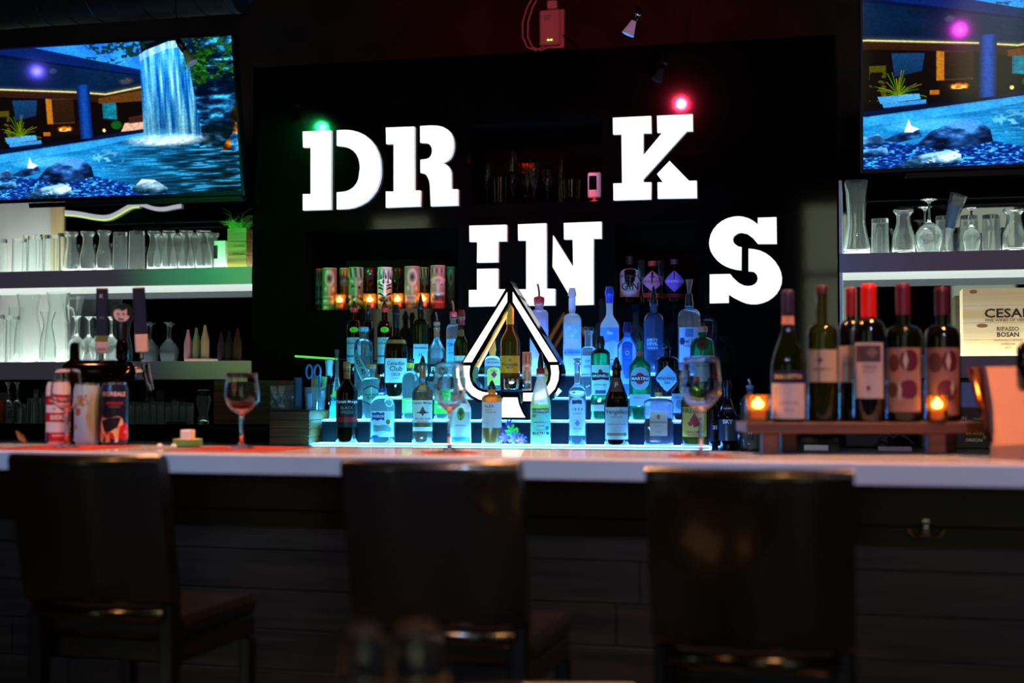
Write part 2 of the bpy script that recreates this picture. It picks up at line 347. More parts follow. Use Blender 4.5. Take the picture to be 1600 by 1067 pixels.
shelf(LX0, LX1, 1.283, SZ2, 'thick grey lower wall shelf left of the black panel holding pitchers and stemware', under=False)
shelf(RX0, RX1, 1.712, SZ1, 'thick grey upper wall shelf right of the black panel holding a tall decanter')
shelf(RX0, RX1, 1.283, SZ2 + .004, 'thick grey lower wall shelf right of the black panel carrying the wine crate', under=False)
mlx = atY(100, 360, BY).x; mpx = atY(82, 340, BY).x
def board(name, m, x0, x1, y0, y1, z0, z1, label, cat):
    o = MB().box(0, x1 - x0, 0, y1 - y0, 0, z1 - z0, .002).build(name, m, loc=(x0, y0, z0)); return tag(o, label, cat)
board('mirror', M_mirror, mlx, LX1, BY + .002, BY + .012, SZ1, 2.3, 'dark wall mirror behind the glasses on the left upper shelf', 'mirror')
board('mirror', M_mirror, mlx + .03, LX1, BY + .002, BY + .012, SZ2, 1.711, 'dark wall mirror behind the upturned stemware on the left lower shelf', 'mirror')
board('mirror', M_mirror, LX0, LX1, BY + .002, BY + .012, 1.04, 1.28, 'low wall mirror under the left shelves behind the stacked glasses', 'mirror')
board('mirror', M_mirror, RX0, RX1, BY + .002, BY + .012, SZ1, 2.3, 'wall mirror behind the decanter and carafes on the right upper shelf', 'mirror')
board('mirror', M_mirror, RX0, RX1, BY + .002, BY + .012, SZ2, 1.711, 'wall mirror behind the wooden wine crate on the right lower shelf', 'mirror')
M_wallw = pm('white_wall', S(190, 190, 186), .7)
struct(MB().box(LX0 - .6, mpx, BY + .0, BY + .09, 1.29, 2.6).build('trim_1', M_wallw, smooth=0))
struct(MB().box(mpx, mlx, BY - .012, BY + .09, SZ1, 2.5).build('trim_2', wood('pale_post', S(176, 150, 104), S(200, 176, 130), .6, 'Z', 2), smooth=0))
struct(MB().box(mpx, mlx + .03, BY - .0, BY + .09, 1.29, 1.711).build('trim_3', M_wallw, smooth=0))
struct(MB().box(RX0 - .0, RX0 + .012, PY + .004, BY, SZ1, 2.09).build('trim_4', pm('pale_edge', S(190, 210, 210), .3), smooth=0))
struct(MB().box(RX0 - .0, RX0 + .012, PY + .004, BY, SZ2, 1.711).build('trim_5', _mats['pale_edge'], smooth=0))
# wavy glowing strip on the left mirror, imitating a reflected light
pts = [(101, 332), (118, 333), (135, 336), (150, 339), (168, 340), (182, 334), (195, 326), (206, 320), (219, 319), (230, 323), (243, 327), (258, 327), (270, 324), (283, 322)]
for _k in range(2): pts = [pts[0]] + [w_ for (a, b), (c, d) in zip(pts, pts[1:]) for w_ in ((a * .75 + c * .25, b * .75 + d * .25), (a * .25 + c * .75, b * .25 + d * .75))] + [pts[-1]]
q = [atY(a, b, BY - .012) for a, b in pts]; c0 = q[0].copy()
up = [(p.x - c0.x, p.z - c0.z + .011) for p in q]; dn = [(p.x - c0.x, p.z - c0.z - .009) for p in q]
refl_strip = MB().strip(dn, up, 0, .004).build('reflection_strip', emis('reflection_glow', (.72, .72, .82, 1), .55), loc=c0, smooth=0)
tag(refl_strip, 'wavy pale strip imitating a reflection in the mirror above the left upper shelf glasses', 'light')
lo = MB().strip([(a, b - .008) for a, b in dn[:34]], dn[:34], .0005, .0035).build('reflection_edge', emis('reflection_green', (.7, 1, .25, 1), .9), refl_strip, smooth=0)
# worktop of the back bar
M_work = pm('black_stone', S(14, 14, 15), .25)
wt = root('back_bar', 'long black back bar worktop under the bottle steps', 'counter', (-4.4, 5.14, 0))
MB().box(0, 6.2, 0, 1.2, .985, 1.018, .004).build('worktop', M_work, wt)
for i in range(7): MB().box(i * .885 + .004, i * .885 + .881, .04, .06, .08, .98, .003).build('cabinet_door', M_dark, wt)
MB().box(0, 6.2, .06, 1.2, 0, .985).build('carcass', M_dark, wt, smooth=0)
WZ = 1.0185
RISZ = atY(250, 663, 5.62).z
ris = MB().box(0, 2.0, 0, .305, 0, RISZ - WZ, .004).build('riser', M_gloss, loc=(-4.15, 5.62, WZ)); tag(ris, 'low black shelf riser on the worktop under the left shelves holding glasses', 'riser')
# ------------------------------------------------------------------ lit bottle steps
m = pm('step_glow', (.02, .02, .02, 1), .3, emit=(1, 1, 1, 1), es=48); N, L = nt(m); b = N['Principled BSDF']
tc = N.new('ShaderNodeTexCoord'); sp = N.new('ShaderNodeSeparateXYZ'); L.new(tc.outputs['Object'], sp.inputs[0])
rp = N.new('ShaderNodeValToRGB'); rp.color_ramp.elements[0].color = (.07, .58, 1, 1); rp.color_ramp.elements[0].position = .15
rp.color_ramp.elements[1].color = (.06, .24, 1, 1); rp.color_ramp.elements[1].position = .9
e = rp.color_ramp.elements.new(.55); e.color = (.065, .42, 1, 1)
mr = N.new('ShaderNodeMath'); mr.operation = 'DIVIDE'; mr.inputs[1].default_value = 1.6; L.new(sp.outputs[0], mr.inputs[0]); L.new(mr.outputs[0], rp.inputs[0])
L.new(rp.outputs[0], b.inputs['Emission Color'])
M_step = m
m = pm('step_edge', (.02, .02, .02, 1), .3, emit=(1, 1, 1, 1), es=1.0); N, L = nt(m); b = N['Principled BSDF']
tc = N.new('ShaderNodeTexCoord'); sp = N.new('ShaderNodeSeparateXYZ'); L.new(tc.outputs['Object'], sp.inputs[0])
rp = N.new('ShaderNodeValToRGB'); rp.color_ramp.elements[0].color = (.24, .90, 1.15, 1); rp.color_ramp.elements[0].position = .1
rp.color_ramp.elements[1].color = (.17, .46, 1.15, 1); rp.color_ramp.elements[1].position = .95
mr = N.new('ShaderNodeMath'); mr.operation = 'DIVIDE'; mr.inputs[1].default_value = 1.6; L.new(sp.outputs[0], mr.inputs[0]); L.new(mr.outputs[0], rp.inputs[0])
L.new(rp.outputs[0], b.inputs['Emission Color']); M_edge = m
M_navy = pm('step_face', S(7, 9, 14), .7, spec=.04)
TY = [5.187, 5.297, 5.410, 5.522]; TZ = [1.028, 1.118, 1.205, 1.298]
TX = [(-2.04, -.50), (-2.036, -.54), (-1.93, -.58), (-1.87, -.60)]
steps = root('bottle_steps', 'four tier black bottle display with glowing cyan to blue step edges', 'display', (-2.04, TY[0], WZ))
for i in range(4):
    y0 = TY[i] + .002; y1 = 5.66 if i == 3 else TY[i + 1] + .0
    zb = WZ if i == 0 else TZ[i - 1]
    x0, x1 = TX[i]
    if i: MB().box(x0 + 2.04, x1 + 2.04, y0 - TY[0] + .006, 5.66 - TY[0], zb - WZ, TZ[i] - WZ - .008).build('step_face', M_navy, steps, smooth=0)
    MB().box(x0 + 2.044, x1 + 2.036, y0 - TY[0] + .003, y1 - TY[0] + (.004 if i < 3 else 0), TZ[i] - WZ - .008, TZ[i] - WZ).build('light_panel', M_step, steps, smooth=0)
    MB().box(x0 + 2.04, x1 + 2.04, y0 - TY[0], y0 - TY[0] + .0028, TZ[i] - WZ - .008, TZ[i] - WZ).build('edge_light', M_edge, steps, smooth=0)
# ------------------------------------------------------------------ the bar in front
CA = Vector((-2.204, 3.432, 0)); CB = Vector((.342, 3.31, 0)); CYAW = math.atan2(CB.y - CA.y, CB.x - CA.x); CZ = 1.07
M_quartz = pm('pale_quartz', S(206, 204, 216), .16, coat=.3)
M_plank = wood('bar_plank', S(20, 15, 13), S(40, 31, 26), .38, 'X', 4)
bt = MB().box(-1.3, 4.2, 0, .46, CZ - .054, CZ, .006).build('bar_worktop', M_quartz, loc=(CA.x, CA.y, 0), rz=CYAW); tag(bt, 'long pale quartz bar top with a thick front edge', 'bar top')
bf = root('bar_counter', 'dark wooden bar front of wide horizontal planks under the pale bar top', 'bar', (CA.x, CA.y, 0), CYAW)
MB().box(-1.3, 4.2, .255, .28, 0, CZ - .056).build('backing', M_dark, bf, smooth=0)
pz = CZ - .058
for r_ in range(10):
    h = .108; x = -1.3 - random.random() * 1.2; z1 = pz - r_ * h; z0 = max(.0, z1 - h + .004)
    if z1 < .03: break
    while x < 4.2:
        L_ = 1.7 + random.random() * .6; a, b_ = max(x, -1.3), min(x + L_ - .003, 4.2); off = random.random() * .003
        if b_ - a > .02: MB().box(a, b_, .235 + off, .2548, z0, z1, .0007).build('plank', M_plank, bf)
        x += L_
for a, b in ((.43, .93), (1.10, 1.60)): MB().box(a, b, .43, .452, CZ - .12, CZ - .0555, .003).build('added_light_bar', M_dark, bf)  # housings for the added lamps that brighten the bottle labels
# double coat hook under the bar
hp = atY(1447, 826, 3.56); hk = root('coat_hook', 'small chrome double coat hook screwed to the dark bar front', 'hook', (hp.x, CA.y + math.tan(CYAW) * (hp.x - CA.x) + .233, hp.z), CYAW)
MB().box(-.012, .012, -.004, 0, -.018, .024, .002).build('plate', M_chrome, hk)
MB().lathe([(0, -.014), (.011, -.011), (.016, 0), (.011, .011), (0, .014)], 14).xf((0, -.028, .006)).build('knob', M_chrome, hk)
for s_ in (-1, 1):
    MB().tube([(0, -.003, -.008), (s_ * .012, -.02, -.016), (s_ * .026, -.03, -.016), (s_ * .036, -.036, -.006), (s_ * .040, -.038, .004)], [.004, .004, .0038, .0036, .005], 8).build('prong', M_chrome, hk)
# ------------------------------------------------------------------ bar stools
M_leather = rough_noise(pm('black_leather', S(14, 12, 14), .26, coat=.3), 90, S(11, 9, 10), S(17, 14, 16), .04)
M_lacq = pm('black_lacquer', S(8, 8, 9), .16, coat=.4)
def curve_slab(w_, z0, z1, y0, y1, sag, th, n=12, rows=8, bulge=.0):
    """upright slab, bowed in plan, leaning from y0 at the bottom to y1 at the top"""
    v = []; f = []; hh_ = z1 - z0; cap = [(th / 2 * (1 - math.cos(a)) / hh_, max(math.sin(a), .12)) for a in [i * math.pi / 8 for i in range(5)]]
    TT = [c[0] for c in cap] + [i / 6 for i in range(1, 6)] + [1 - c[0] for c in cap[::-1]]; TK = [c[1] for c in cap] + [1] * 5 + [c[1] for c in cap[::-1]]; rows = len(TT) - 1
    for k in (0, 1):
        for j in range(rows + 1):
            t = TT[j]; tk = th * TK[j]
            for i in range(n + 1):
                u = -1 + 2 * i / n; y = y0 + (y1 - y0) * t + sag * (1 - u * u); wv = w_ * (1 + .01 * t)
                v.append((u * wv / 2, y + (-tk / 2 if k == 0 else tk / 2), z0 + (z1 - z0) * t))
    R_ = n + 1; O = R_ * (rows + 1)
    for j in range(rows):
        for i in range(n):
            a = j * R_ + i; f.append((a, a + 1, a + R_ + 1, a + R_)); a += O; f.append((a, a + R_, a + R_ + 1, a + 1))
    for i in range(n):
        f.append((i, O + i, O + i + 1, i + 1)); a = rows * R_ + i; f.append((a, a + 1, O + a + 1, O + a))
    for j in range(rows):
        a = j * R_; f.append((a, a + R_, O + a + R_, O + a)); a = j * R_ + n; f.append((a, O + a, O + a + R_, a + R_))
    return MB().add(v, f)
def stool(loc, rz, label):
    r = root('bar_stool', label, 'stool', loc, rz, 'black leather bar stools along the bar'); W = .36; D = .42
    MB().box(-W / 2, W / 2, -D / 2 + .02, D / 2, .685, .735, .016).build('seat', M_leather, r)
    MB().box(-W / 2 + .006, W / 2 - .006, -D / 2 + .03, D / 2 - .006, .635, .684, .004).build('apron', M_leather, r)
    curve_slab(W, .766, 1.095, -D / 2 + .0, -D / 2 - .072, -.028, .046).build('backrest', M_leather, r, smooth=60)
    n = 14; pts = [(-W / 2 + .03 + (W - .06) * i / n, -D / 2 - .006 - .030 * (1 - (2 * i / n - 1) ** 2), .746) for i in range(n + 1)]
    MB().tube(pts, .0165, 12).build('back_rail', M_lacq, r)
    for sx in (-1, 1):
        x = sx * (W / 2 - .020)
        MB().box(x - .019, x + .019, -D / 2 - .012, -D / 2 + .026, 0, .778, .005).build('leg', M_lacq, r)
        MB().box(x - .017, x + .017, D / 2 - .036, D / 2 - .002, 0, .634, .005).build('leg', M_lacq, r)
        MB().box(x - .010, x + .010, -D / 2 + .027, D / 2 - .037, .25, .275, .003).build('stretcher', M_lacq, r)
    MB().box(-W / 2 + .04, W / 2 - .04, D / 2 - .03, D / 2 - .008, .29, .315, .003).build('footrest', M_steel, r)
    return r
def stool_at(px, z): p = atD(px, 611, z); return (p.x, p.y)
for px, z, lab in ((152, 3.12, 'black leather bar stool in front of the three beer cans and tap tower'), (683, 2.83, 'black leather bar stool in front of the spade shaped light'), (1172, 2.556, 'black leather bar stool in front of the row of wine bottles')):
    p = stool_at(px, z); c, s_ = math.cos(-.02), math.sin(-.02)
    stool((p[0] + .005, p[1] + .24, 0), -.02, lab)
stool((-2.33, 3.0, 0), -.03, 'black leather bar stool cut off by the left picture edge')
# ------------------------------------------------------------------ table and glasses close to the camera come later
# ------------------------------------------------------------------ televisions: a flat picture of a night pool with a waterfall
def fbm(x, y, sc, oct=4, seed=0, sx=1.0):
    r_ = np.random.default_rng(seed); out = np.zeros_like(x); amp = 1; tot = 0
    for o_ in range(oct):
        g = r_.random((64, 64)); fx = (x * sc * sx) % 64; fy = (y * sc) % 64; i0 = fx.astype(int) % 64; j0 = fy.astype(int) % 64
        tx = fx - np.floor(fx); ty = fy - np.floor(fy); tx = tx * tx * (3 - 2 * tx); ty = ty * ty * (3 - 2 * ty); i1 = (i0 + 1) % 64; j1 = (j0 + 1) % 64
        out += amp * ((g[j0, i0] * (1 - tx) + g[j0, i1] * tx) * (1 - ty) + (g[j1, i0] * (1 - tx) + g[j1, i1] * tx) * ty); tot += amp; amp *= .5; sc *= 2
    return out / tot
def tv_picture(nx=1200, ny=676):
    u, v = np.meshgrid(np.linspace(0, 1, nx), np.linspace(0, 1, ny)); X = np.maximum((u * 1192 - 16) / 1.035, .5); Yp = v * 740      # a 1192 x 740 drawing
    C = np.zeros((ny, nx, 3)); C[:] = (8, 14, 26)
    def put(mask, c, a=1.0):
        a_ = (np.clip(mask, 0, 1) * a)[..., None]; C[:] = C * (1 - a_) + np.array(c, float) * a_ if not isinstance(c, np.ndarray) else C * (1 - a_) + c * a_
    def soft(d, w_=3): return np.clip(.5 + d / w_, 0, 1)
    def poly(P):
        ins = np.zeros_like(X, bool); n = len(P)
        for i in range(n):
            x0, y0 = P[i]; x1, y1 = P[(i + 1) % n]
            c = ((y0 > Yp) != (y1 > Yp)) & (X < (x1 - x0) * (Yp - y0) / ((y1 - y0) or 1e-9) + x0); ins ^= c
        return ins.astype(float)
    def ell(cx, cy_, rx, ry, s_=.15): return np.clip((1 - ((X - cx) / rx) ** 2 - ((Yp - cy_) / ry) ** 2) / s_, 0, 1)
    n1 = fbm(u, v, 9, 5, 1); n2 = fbm(u, v, 24, 4, 2); n3 = fbm(u, v, 6, 4, 3, .25); nw = fbm(u, v, 120, 3, 4, .14) * .6 + fbm(u, v, 40, 3, 14, .2) * .4; nc = fbm(u, v, 60, 3, 5); n4 = fbm(u, v, 80, 3, 31); n5 = fbm(u, v, 34, 5, 33, .7)
    # upper opening: evening blue behind trees, roof beam
    sky = np.stack([18 + 40 * n1, 80 + 90 * n1, 190 + 60 * n1], -1); put(poly([(215, 0), (720, 0), (720, 160), (215, 10)]), sky)
    put(poly([(0, 0), (215, 0), (730, 140), (730, 175), (0, 20)]), (10, 38, 96)); put(poly([(0, 12), (730, 165), (730, 205), (0, 50)]), (4, 22, 62))
    put(poly([(0, 30), (740, 172), (740, 240), (560, 250), (400, 225), (0, 190)]), np.stack([5 + 8 * n1, 22 + 26 * n1, 48 + 36 * n1], -1))
    put(ell(300, 118, 24, 18, .8), (70, 90, 110), .6); put(ell(640, 185, 40, 20, .8), (120, 90, 80), .6)
    put((n2 * .5 + n4 * .5 > .5) * poly([(450, 0), (790, 0), (700, 70), (560, 90)]), (16, 52, 46), .9); put((n2 * .5 + n4 * .5 > .54) * poly([(460, 60), (640, 60), (640, 180), (520, 170)]), (10, 44, 70), .7)
    # wall under the ceiling and the warm light line
    put(poly([(0, 195), (400, 232), (540, 252), (720, 222), (720, 470), (0, 500)]), (18, 11, 10))
    put(poly([(0, 205), (400, 243), (540, 262), (720, 236), (720, 262), (540, 290), (400, 262), (0, 228)]), (52, 26, 16))
    d = np.abs(Yp - np.interp(X, [0, 400, 540, 720], [190, 226, 244, 216])); m_ = (X < 715)
    put(np.clip(1 - d / 26, 0, 1) ** 2 * m_, (190, 150, 60), .55); put(np.clip(1 - d / 5.5, 0, 1) * m_, (255, 236, 170))
    put(poly([(505, 262), (720, 232), (720, 285), (505, 288)]), np.stack([120 - 40 * u, 62 + 0 * u, 22 + 0 * u], -1))
    put(poly([(520, 288), (585, 285), (585, 368), (520, 360)]), np.stack([8 + 20 * n2, 60 + 90 * n2, 80 + 90 * n2], -1)); put(ell(580, 395, 30, 24, .5), (20, 90, 30)); put(poly([(620, 388), (720, 378), (720, 420), (600, 428)]), (205, 165, 140)); put(poly([(640, 360), (705, 352), (705, 386), (640, 390)]), (70, 34, 30))
    put(ell(520, 418, 8, 9), (230, 200, 120))
    # window and plant on the far left, fireplace block
    put(poly([(90, 250), (210, 256), (200, 330), (100, 350)]), np.stack([10 + 30 * n2, 70 + 130 * (1 - v * 2), 150 + 120 * (1 - v * 2.2)], -1).clip(0, 255), .55)
    put(poly([(8, 300), (70, 300), (70, 450), (8, 450)]) * (n2 > .45), (90, 90, 10), .8)
    put(poly([(252, 250), (385, 256), (385, 375), (252, 375)]), np.stack([92 - 30 * n1, 62 - 20 * n1, 22 + 0 * u], -1)); put(poly([(280, 256), (385, 258), (385, 370), (280, 370)]), np.stack([70 - 50 * v, 44 - 36 * v, 18 - 10 * v], -1)); put(poly([(252, 250), (280, 254), (280, 374), (252, 374)]), (170, 112, 30))
    put(poly([(262, 375), (400, 375), (400, 418), (262, 418)]), (30, 14, 8)); fl = np.clip(ell(332, 404, 44, 20, .8) * (n4 * 2.6 - .5), 0, 1); put(fl, (255, 120, 10)); put(np.clip(ell(330, 407, 36, 12, .8) * (nc * 3 - .8), 0, 1), (255, 220, 110))
    put(poly([(228, 414), (400, 414), (400, 432), (228, 432)]), (26, 16, 12)); put(poly([(228, 414), (262, 414), (262, 432), (228, 432)]), (170, 100, 20))
    for i in range(26):
        a = -1.45 + 2.9 * i / 25 + .08 * math.sin(i * 7); Ls = 78 + 26 * math.sin(i * 5.1); t = np.linspace(0, 1, 60)
        px = 113 + np.sin(a) * Ls * t * 1.0; py = 432 - np.cos(a) * Ls * t * 1.15 + 30 * t * t * abs(math.sin(a))
        ix = np.clip(((px * 1.035 + 16) / 1192 * (nx - 1)).astype(int), 1, nx - 2); iy = np.clip((py / 740 * (ny - 1)).astype(int), 1, ny - 2)
        c = np.array([40 + 60 * (i % 3), 120 + 40 * (i % 2), 14]); 
        for ax in (0, 1, 2):
            for ay_ in (0, 1): C[iy + ay_, np.clip(ix + ax, 0, nx - 1)] = c * (.75 + .25 * (ax == 1))
    put(poly([(38, 432), (115, 430), (115, 458), (48, 462)]), (70, 150, 205)); put(poly([(115, 428), (190, 426), (196, 450), (115, 456)]), (80, 160, 215)); put(poly([(55, 462), (215, 452), (220, 468), (60, 480)]), (60, 140, 205))
    # deck, column, pool edge
    put(poly([(0, 492), (720, 418), (720, 442), (0, 540)]), (6, 26, 60)); put(poly([(215, 455), (560, 425), (400, 470), (215, 480)]), (14, 10, 14), .7)
    put(poly([(404, 195), (466, 190), (466, 452), (404, 455)]), np.stack([8 + 14 * np.sin((X - 404) / 62 * 3.1), 26 + 50 * np.sin((X - 404) / 62 * 3.1), 70 + 90 * np.sin((X - 404) / 62 * 3.1)], -1).clip(0, 255))
    water = np.stack([14 + 30 * nw, 96 + 70 * nw, 160 + 60 * nw], -1); sh = np.clip((X - 450) / 620, 0, 1)[..., None]; sh2 = np.clip((Yp - 500) / 240, 0, 1)[..., None]
    water = water * (1 - .78 * sh * (.6 + .4 * sh2)); rip = np.clip((nw - .54) * 9, 0, 1)[..., None] * np.array([50, 130, 160]) * sh * .8; water = water * (1 - .6 * np.clip((.5 - nw) * 8, 0, 1)[..., None] * sh) + rip
    put(soft(Yp - np.interp(X, [0, 720, 1192], [520, 445, 470]), 4), water.clip(0, 255))
    put(poly([(0, 515), (720, 436), (720, 452), (400, 510), (0, 556)]), np.stack([40 + 30 * n2, 130 + 60 * n2, 220 + 30 * n2], -1), .85)
    put(ell(230, 560, 190, 32, .7), (90, 190, 235), .75); put(ell(520, 560, 110, 60, 1) * np.clip((nc - .58) * 9, 0, 1), (170, 230, 250), .6)
    # right cliff, trees, warm rock light
    cz = np.clip((n5 - .34) * 2.6, 0, 1) ** 1.7; cl = np.stack([4 + 60 * cz, 26 + 170 * cz, 60 + 190 * cz], -1); put(poly([(900, 0), (1192, 0), (1192, 520), (960, 520), (930, 300)]), cl.clip(0, 255)); put((n3 < .45) * poly([(960, 60), (1192, 60), (1192, 480), (970, 480)]), (4, 16, 30), .75)
    oz = np.clip((n5 - .3) * 2.2, 0, 1) * np.clip((Yp - 300) / 160, 0, 1); put(poly([(1120, 340), (1192, 300), (1192, 540), (1060, 540), (1090, 460)]), np.stack([20 + 240 * oz, 12 + 140 * oz, 6 + 14 * oz], -1).clip(0, 255))
    put(poly([(975, 418), (1040, 400), (1130, 405), (1110, 470), (1060, 520), (990, 520)]), np.stack([3 + 50 * cz, 20 + 90 * cz, 34 + 110 * cz], -1)); put(poly([(1100, 470), (1192, 430), (1192, 540), (1105, 545)]), np.stack([8 + 80 * cz, 50 + 140 * cz, 100 + 140 * cz], -1).clip(0, 255))
    put(np.clip((n2 * .5 + .3 * n1 + .45 * n4 - .58) * 9, 0, 1) * poly([(890, 0), (1192, 0), (1192, 220), (1090, 190), (960, 230), (890, 180)]), np.stack([4 + 70 * n4 ** 2, 26 + 130 * n4 ** 2, 16 + 30 * n4], -1))
    # waterfall with splash
    st = fbm(u, v * .04, 90, 4, 11); st = (st - .3) / .4
    fall = np.stack([20 + 120 * st, 110 + 110 * st, 185 + 65 * st], -1) * (.72 + .5 * np.clip(1 - (Yp / 430), 0, 1))[..., None]
    lft = np.interp(Yp, [0, 60, 470], [745, 712, 704]); rgt = np.interp(Yp, [0, 30, 470], [900, 925, 975]); top = np.interp(X, [700, 740, 850, 930], [70, 45, 8, 6])
    put(soft(X - lft, 5) * soft(rgt - X, 6) * (Yp > top) * (Yp < 478), fall.clip(0, 255)); put((Yp > top) * (Yp < top + 34) * soft(X - lft, 6) * soft(rgt - X, 6), (205, 230, 240), .55)
    put(ell(810, 478, 215, 34, 1.0) * (.55 + nc), (235, 250, 255)); put(ell(800, 455, 130, 45, 1.2), (120, 205, 240), .5)
    put(np.clip((n2 * .5 + .2 * n1 + .45 * n4 - .58) * 9, 0, 1) * ell(1000, 120, 120, 90, .6), np.stack([6 + 60 * n4 ** 2, 40 + 130 * n4 ** 2, 14 + 20 * n4], -1), .95)
    # shore: pebbles and boulders
    peb = fbm(u, v, 150, 2, 21, .62); pb = np.stack([4 + 60 * peb ** 2, 30 + 120 * peb ** 2, 90 + 190 * peb ** 2], -1); pb = pb * (1 + .7 * np.clip((peb - .58) * 8, 0, 1))[..., None]
    put(soft(Yp - np.interp(X, [0, 180, 460, 640, 820], [620, 640, 640, 690, 740]), 6), pb.clip(0, 255))
    def boulder(P, b=(30, 90, 190), hi=(110, 180, 240)):
        m_ = poly(P); y0 = min(p[1] for p in P); y1 = max(p[1] for p in P); t = np.clip(1.15 - (Yp - y0) / (y1 - y0) * 1.2 + 1.1 * (n2 - .5) + 1.2 * (n5 - .5), 0, 1)[..., None]
        put(m_, (np.array(b) * .25 * (1 - t) + (np.array(b) * (1 - t) + np.array(hi) * t) * t).clip(0, 255))
    boulder([(185, 640), (230, 590), (330, 545), (400, 548), (445, 590), (455, 640), (370, 660), (250, 668)], (26, 80, 170), (80, 150, 225)); boulder([(50, 622), (120, 590), (190, 580), (200, 610), (120, 630)], (20, 70, 150), (60, 140, 210)); put(poly([(135, 588), (152, 532), (160, 560), (190, 575), (165, 590)]), (235, 225, 235))
    boulder([(90, 740), (180, 690), (300, 670), (342, 690), (340, 730), (250, 740)], (60, 140, 220), (150, 210, 245)); put(poly([(200, 715), (330, 672), (342, 700), (260, 735)]) * np.clip((n2 * .5 + n4 * .5 - .46) * 9, 0, 1), (225, 238, 250), .8)
    boulder([(630, 710), (680, 662), (740, 668), (800, 710), (790, 735), (660, 735)], (70, 150, 200), (190, 225, 240)); boulder([(0, 600), (40, 590), (70, 610), (50, 640), (0, 640)], (40, 110, 190)); boulder([(0, 655), (70, 650), (80, 680), (0, 690)], (30, 100, 180))
    C *= (1.02 + .36 * fbm(u, v, 150, 2, 51))[..., None]; C = C.clip(0, 255) / 255; C = np.where(C <= .04045, C / 12.92, ((C + .055) / 1.055) ** 2.4)
    return (C[0::2, 0::2] + C[1::2, 0::2] + C[0::2, 1::2] + C[1::2, 1::2]) / 4
def tv_mesh(W, H, C):
    ny, nx = C.shape[:2]; xs, zs = np.meshgrid(np.linspace(0, W, nx), np.linspace(H, 0, ny))
    co = np.stack([xs, np.zeros_like(xs), zs], -1).reshape(-1, 3); i = np.arange((ny - 1) * (nx - 1)); r_ = i // (nx - 1); c = i % (nx - 1); a = r_ * nx + c
    f = np.stack([a, a + nx, a + nx + 1, a + 1], -1)
    me = bpy.data.meshes.new('screen'); me.vertices.add(len(co)); me.vertices.foreach_set('co', co.ravel()); me.loops.add(f.size); me.loops.foreach_set('vertex_index', f.ravel().astype(np.int32))
    me.polygons.add(len(f)); me.polygons.foreach_set('loop_start', (np.arange(len(f)) * 4).astype(np.int32)); me.update(calc_edges=True)
    at = me.color_attributes.new('picture', 'FLOAT_COLOR', 'POINT'); rgba = np.ones((len(co), 4), np.float32); rgba[:, :3] = C.reshape(-1, 3); at.data.foreach_set('color', rgba.ravel())
    me.validate(); return me
m = pm('screen_picture', (.004, .004, .004, 1), .08, spec=.4, emit=(1, 1, 1, 1), es=1.0); N, L = nt(m); a_ = N.new('ShaderNodeAttribute'); a_.attribute_name = 'picture'
g_ = N.new('ShaderNodeGamma'); g_.inputs[1].default_value = 1.15; L.new(a_.outputs['Color'], g_.inputs[0]); L.new(g_.outputs[0], N['Principled BSDF'].inputs['Emission Color'])
TVW, TVH = 1.21, .680
tvme = tv_mesh(TVW, TVH, tv_picture()); tvme.materials.append(m)
M_bezel = pm('tv_bezel', S(10, 10, 12), .3)
def tv(x0, z0, roll, label):
    r = root('television', label, 'television', (x0, 5.85, z0), 0, 'televisions showing the night waterfall pool'); r.rotation_euler = (rad(10), 0, 0)
    MB().box(-.012, TVW + .012, .002, .05, -.018, TVH + .012, .004).build('casing', M_bezel, r)
    link('screen', tvme, r)
    MB().box(.16, TVW + .012, -.02, .03, -.042, -.020, .003).build('lower_bar', pm('tv_bar', S(30, 30, 34), .25, .4), r)
    MB().box(TVW * .35, TVW * .65, .05, .13, TVH * .3, TVH * .7).build('wall_mount', M_dark, r, smooth=0)
    MB().box(TVW * .35 + .1, TVW * .65 - .1, .13, .55, TVH * .45, TVH * .55).build('mount_arm', M_dark, r, smooth=0)
    return r
tv(-3.842, 2.118, 0, 'large wall television left of the panel showing a blue waterfall and pool')
tv(.056, 2.120, 0, 'large wall television right of the panel showing plant, fireplace and pool')
# ------------------------------------------------------------------ above the panel: duct, router, cables, spot bulbs, pendants
du = root('ventilation_duct', 'round spiral steel ventilation duct along the ceiling at upper left', 'duct', (-5.9, 5.75, 0))
dr = .13; dz = atY(100, 25, 5.75 - .06).z + dr * .85
MB().lathe([(0, 0), (dr, 0), (dr, 3.3), (0, 3.3)], 28).xf((0, 0, dz), (0, rad(90), 0)).build('pipe', pm('duct_steel', S(40, 41, 42), .5, .6), du)
sp_ = []
for k in range(0, 26 * 24):
    a = 2 * math.pi * k / 24; sp_.append((3.3 * k / (26 * 24), (dr + .001) * math.cos(a), dz + (dr + .001) * math.sin(a)))
MB().tube(sp_, .0035, 4).build('seam', _mats['duct_steel'], du)
p0 = atY(843, 75, 6.41); p1 = atY(880, 12, 6.41); bx = root('router_box', 'white wall box with green status lights fixed above the panel', 'router', (p0.x, 6.449, p0.z))
Wb, Hb = p1.x - p0.x, p1.z - p0.z; M_rw = pm('router_white', S(205, 200, 200), .45)
MB().box(0, Wb * .88, -.045, -.02, .01, Hb * .96, .008).build('cover', M_rw, bx); MB().box(Wb * .06, Wb, -.0195, 0, 0, Hb, .006).build('back_plate', M_rw, bx)
MB().box(Wb * .3, Wb * .72, -.03, 0, Hb + .002, Hb + .04, .004).build('cable_clamp', M_rw, bx)
for k in range(2): MB().box(Wb * (.34 + .13 * k), Wb * (.42 + .13 * k), -.047, -.0452, Hb * .17, Hb * .2).build('status_light', emis('status_green', (.55, 1, .1, 1), 2.5), bx, smooth=0)
